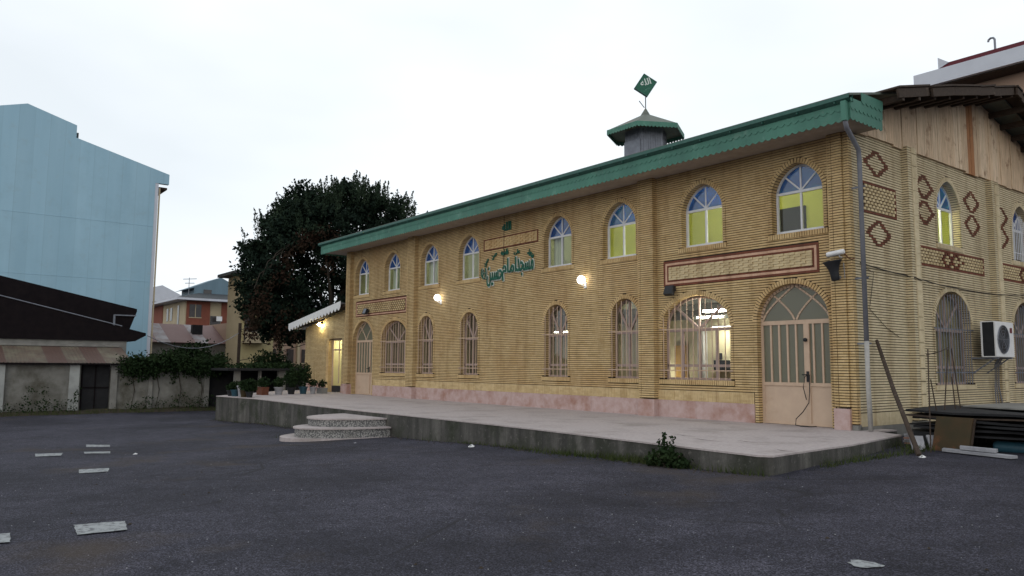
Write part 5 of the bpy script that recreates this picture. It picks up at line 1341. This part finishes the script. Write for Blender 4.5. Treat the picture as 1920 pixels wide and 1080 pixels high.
# blue sheet building
bb = thing('blue_building', 'tall windowless building clad in pale blue sheet metal at the left edge', 'building', (-62, -10.9, -1.1))
BX = -62.0
yr, zr, s_ = -10.95, 19.26, .305
def bl(y): return zr-abs(y-yr)*s_
pts = [(-19.5, -1.5), (-2.44, -1.5), (-2.44, 14.95), (-1.47, 14.95), (-1.47, 15.72), (-7.86, 17.42), (-7.86, bl(-7.86)), (yr, zr), (-19.5, bl(-19.5))]
vs = [(BX, p[0], p[1]) for p in pts]+[(BX-.35, p[0], p[1]) for p in pts]; n = len(pts)
b = MB(); b.add(vs, [tuple(range(n)), tuple(range(2*n-1, n-1, -1))]+[(i, i+n, (i+1) % n+n, (i+1) % n) for i in range(n)]); b.build('sheet_wall', 'blue_sheet', bb)
for z in (3.2, 7.4, 11.6):
    b = MB(); b.box(BX, BX+.012, -19.4, -2.45, z, z+.05); b.build('sheet_lap', 'blue_sheet', bb)
b = MB(); b.box(BX-.3, BX-.05, -7.85, -7.72, 17.45, 17.8); b.build('flashing', 'dark_roof', bb)
b = MB(); b.box(BX-18, BX-.35, -19.3, -2.46, -1.5, 14.9); b.build('body', 'cream_far', bb)
b = MB(); b.box(BX-.3, BX-.02, -2.435, -2.20, -1.5, 14.94); b.build('corner_trim', 'light_fascia', bb)
b = MB(); b.box(BX-18, BX-.36, -2.46, -1.5, 14.6, 14.75); b.build('soffit', 'wood_dark', bb)
b = MB(); b.tube([(BX-.1, -2.1, 14.6), (BX-.1, -2.1, -1)], .06, 8); b.build('pipe', 'cream_far', bb)
b = MB(); b.add([(BX-.36, -1.5, 15.7), (BX-18, -1.5, 15.7), (BX-18, -7.86, 17.4), (BX-.36, -7.86, 17.4), (BX-.36, yr, zr-.05), (BX-18, yr, zr-.05), (BX-18, -19.3, bl(-19.3)-.05), (BX-.36, -19.3, bl(-19.3)-.05)], [(0, 1, 2, 3), (3, 2, 5, 4), (4, 5, 6, 7)]); b.build('roof', 'dark_roof', bb, recalc=False)

# red brick apartment block far behind
rb = thing('apartment_block', 'red brick and cream apartment block with dark hipped roof beyond the rusty shed', 'building', (-128, 20, -1.1))
RX = -120.5
b = MB(); b.box(-150, RX, 16.05, 40, -1.5, 10.75, 1); b.build('wall', ['redbrick', 'cream_far'], rb)
b = MB(); b.box(RX, RX+.12, 16.2, 19.6, -1.5, 10.7); b.box(RX, RX+.12, 21.3, 40, -1.5, 10.7); b.build('brick_facing', 'redbrick', rb)
b = MB(); b.box(-140, -133, 15.95, 16.05, -1.5, 10.7); b.build('brick_facing', 'redbrick', rb)
b = MB(); b.box(-152, RX+1.6, 14.4, 41, 10.75, 11.05); b.build('eave', 'light_fascia', rb)
b = MB(); b.add([(RX+1.6, 14.4, 11.05), (RX+1.6, 41, 11.05), (-152, 41, 11.05), (-152, 14.4, 11.05), (RX-6, 20, 12.6), (RX-6, 36, 12.6), (-146, 36, 12.6), (-146, 20, 12.6)], [(0, 1, 5, 4), (1, 2, 6, 5), (2, 3, 7, 6), (3, 0, 4, 7), (4, 5, 6, 7)]); b.build('roof', 'dark_roof', rb)
b = MB(); ya, yb, ym = 18.6, 26.2, 22.6
pts = [(ya, 11.2), (yb, 11.2), (yb, 13.0), (yb+.9, 12.9), (ym, 15.1), (ya-1.2, 12.9), (ya, 13.2)]
vs = [(RX-5, p[0], p[1]) for p in pts]+[(RX-12, p[0], p[1]) for p in pts]; n = len(pts)
b.add(vs, [tuple(range(n)), tuple(range(2*n-1, n-1, -1))]+[(i, i+n, (i+1) % n+n, (i+1) % n) for i in range(n)]); at = b.build('attic', 'blue_sheet2', rb)
b = MB(); b.box(RX-4.98, RX-4.9, 20.0, 21.2, 12.0, 13.0); b.build('window', 'far_glass', at)
for y0, y1, z0, z1 in ((16.6, 18.3, 8.3, 10.2), (16.5, 18.2, 4.6, 6.4), (22.9, 24.8, 8.0, 10.0), (22.8, 24.7, 4.4, 6.2), (27.0, 28.6, 8.0, 10.0), (27.0, 28.6, 4.4, 6.2)):
    b = MB(); b.box(RX+.10, RX+.16, y0, y1, z0, z1); w = b.build('window', 'far_glass', rb)
    b = MB(); b.box(RX+.16, RX+.22, (y0+y1)/2-.05, (y0+y1)/2+.05, z0, z1); b.box(RX+.16, RX+.21, y0-.08, y1+.08, z0-.12, z0); b.build('frame', 'cream_far', w)
for x0, x1, z0, z1 in ((-124.5, -123.6, 7.0, 10.2), (-128.5, -127.4, 8, 10.0), (-130.6, -129.6, 8, 10.0), (-143, -141.5, 8, 10.2), (-146, -144.5, 8, 10.2), (-124.5, -123.6, 3.0, 5.6), (-129, -127.6, 3.6, 5.2)):
    b = MB(); b.box(x0, x1, 15.98, 16.04, z0, z1); b.build('window', 'far_glass', rb)
for z in (5.7, 2.2):
    b = MB(); b.box(RX, RX+1.0, 19.4, 21.4, z, z+.15); b.box(RX+.9, RX+1.0, 19.4, 21.4, z+.15, z+.95); bl_ = b.build('balcony', 'cream_far', rb)
    b = MB(); b.box(RX+.02, RX+.06, 19.7, 21.2, z+.2, z+2.9); b.build('balcony_door', 'far_glass', bl_)
    b = MB(); b.box(RX+.95, RX+1.2, 20.3, 21.1, z+2.1, z+2.8); b.build('air_conditioner', 'white', bl_)
ant = tag((lambda b: (b.tube([(RX-4, 17.5, 11), (RX-4, 17.5, 14.6)], .05, 5), b.tube([(RX-4, 16.6, 14.3), (RX-4, 18.6, 14.5)], .05, 5), b.tube([(RX-4, 16.9, 13.7), (RX-4, 18.3, 13.8)], .05, 5), b.build('antenna', 'galv'))[-1])(MB()), 'thin television antenna on the far apartment block roof', 'antenna')
lb = thing('pale_block', 'pale grey roofed block peeking out behind the red apartment block', 'building', (-170, 22, -1))
b = MB(); b.box(-185, -168, 14, 30, -1.5, 13.8); b.build('wall', 'cream_far', lb)
b = MB(); pts = [(13, 13.8), (31, 13.8), (24, 17.2)]; vs = [(-167, p[0], p[1]) for p in pts]+[(-186, p[0], p[1]) for p in pts]; b.add(vs, [(0, 1, 2), (5, 4, 3), (0, 3, 4, 1), (1, 4, 5, 2), (2, 5, 3, 0)]); b.build('roof', 'light_fascia', lb)

# rusty roofed shed, bush, post and wires in the gap
rs = thing('rusty_shed', 'low shed with a patched rusty tin roof below the red apartment block', 'shed', (-75, 5, -1.1))
b = MB(); b.box(-80, -74, -1.5, 11, -1.4, 3.3); b.build('wall', 'grey_wall', rs)
b = MB(); b.add([(-73.6, -2, 3.25), (-73.6, 11.5, 3.2), (-78, 11.5, 5.0), (-78, -2, 5.1), (-73.6, -2, 3.3), (-73.6, 11.5, 3.25), (-78, 11.5, 5.05), (-78, -2, 5.15)], [(0,3,2,1),(4,5,6,7),(0,1,5,4),(1,2,6,5),(2,3,7,6),(3,0,4,7)]); b.build('roof', 'rust_sheet2', rs)
b = MB(); b.box(-76.2, -75.6, 4.6, 5.5, 4.0, 5.0); b.build('chimney', 'dark_void', rs)
bush('bush', (-58, -.1, 1.6), (1.6, 1.9, 1.2), 2600, .22, 'fol_bush', 'round dark bush above the vine wall in front of the rusty shed', 'bush')
bush('bush', (-52, 3.2, 1.5), (1.2, 1.4, .9), 1800, .18, 'fol_bush', 'dark bush at the foot of the yellow building, above the dark shed', 'bush')
bush('bush', (-50, 4.9+2.0, 1.9), (1.3, 1.1, 1.3), 1600, .2, 'fol_bush', 'dark leafy growth beside the porch wall under the tree', 'bush')
t = tag((lambda b: (b.tube([(-56, 2.3, -1.2), (-56, 2.35, 4.3)], .12, 8), b.build('wooden_post', 'wood_dark'))[-1])(MB()), 'dark upright post in the gap before the yellow building', 'post')
cable([(-46.5, -6.0, 2.9), (-56, 2.3, 3.6)], 'thin grey wire sagging from the dark house to the post', .02, 'galv', .9)
cable([(-56, 2.3, 3.9), (-41, 3.2, 3.2)], 'upper black wire running from the post to the porch', .022, 'cable', .4)
cable([(-56, 2.3, 1.6), (-42, 4.4, 3.6)], 'slanting black wire below the tree towards the porch', .022, 'cable', .2)

# yellow building behind the tree
yb_ = thing('yellow_building', 'tall yellowish rendered building with balconies behind the dark tree', 'building', (-66, 8, -1.1))
YX = -64.0
b = MB(); b.box(YX-3.5, YX, 5.1, 7.9, -1.5, 8.75); b.build('wall', 'yellow_far', yb_)
b = MB(); b.box(YX-4, YX+.6, 4.3, 8.5, 8.75, 9.0); b.build('roof', 'dark_roof', yb_)
b = MB(); b.box(YX-3.4, YX, 5.06, 5.099, -1.5, 8.7); b.build('corner_strip', 'cream_far', yb_)
for z in (3.1, 5.9):
    b = MB(); b.box(YX, YX+1.0, 5.2, 7.0, z, z+.15); b.box(YX+.93, YX+1.0, 5.2, 7.0, z+.15, z+.9); q = b.build('balcony', 'cream_far', yb_)
    b = MB(); b.box(YX+.01, YX+.04, 5.4, 6.8, z+.15, z+2.1); b.build('balcony_door', 'far_glass', q)
pk = thing('pink_building', 'pinkish stone building with small windows under the tree beside the porch', 'building', (-68, 13, -1.1))
b = MB(); b.box(-82, -66, 7.2, 22, -1.5, 5.2); b.build('wall', 'pink_far', pk)
for y in (9.4, 10.9, 12.6): 
    b = MB(); b.box(-66, -65.7, y-.12, y+.12, -1.5, 5.0); b.build('pier', 'cream_far', pk)
for y in (8.6, 10.2, 11.6, 13.2):
    for z in (1.5, 3.5):
        b = MB(); b.box(-65.98, -65.93, y-.32, y+.32, z, z+1.2); w = b.build('window', 'far_glass', pk)
        b = MB(); b.box(-65.95, -65.85, y-.4, y+.4, z-.1, z); b.build('sill', 'cream_far', w)
t = thing('wall_condenser', 'small grey condenser on the pinkish building under the tree', 'air conditioner', (-65.7, 11.9, 1)); b = MB(); b.box(-65.85, -65.3, 11.9, 12.7, .9, 1.6); b.build('casing', 'galv', t)
b = MB(); b.lathe((0, 0, 0), [(.25, 0), (.25, .02), (.0, .03)], 14); b.v = [(-65.3+v[2], 12.3+v[0], 1.25+v[1]) for v in b.v]; b.build('fan', 'black', t)

# white eaved building behind the right end
wb = thing('tall_building', 'tall pinkish building with a pale grey fascia and maroon parapet above the gable', 'building', (-10, 36, 0))
b = MB(); b.box(-19.2, 12, 31.6, 50, -1, 17.95); b.build('wall', 'pink_far', wb)
b = MB(); b.box(-20.7, 14, 30.0, 51, 18.0, 18.85); b.build('fascia', 'light_fascia', wb)
b = MB(); b.box(-20.4, 14, 30.3, 51, 17.93, 17.995); b.build('soffit', 'wood_dark', wb)
b = MB(); b.box(-19.25, 14, 30.1, 50, 18.85, 19.12); b.build('parapet', 'maroon', wb)
b = MB(); b.add([(-19.3, 30.05, 18.86), (-18.7, 30.05, 19.1), (-19.3, 30.05, 19.55), (-19.3, 31, 18.86), (-18.7, 31, 19.1), (-19.3, 31, 19.55)], [(0, 1, 2), (5, 4, 3), (0, 3, 4, 1), (1, 4, 5, 2), (2, 5, 3, 0)]); b.build('parapet_horn', 'light_fascia', wb)
b = MB(); b.tube([(-16.35, 30.3, 19), (-16.35, 30.3, 19.75), (-16.42, 30.3, 19.86), (-16.55, 30.3, 19.88), (-16.66, 30.3, 19.80), (-16.68, 30.3, 19.7)], .06, 8); b.build('vent_pipe', 'galv', wb)
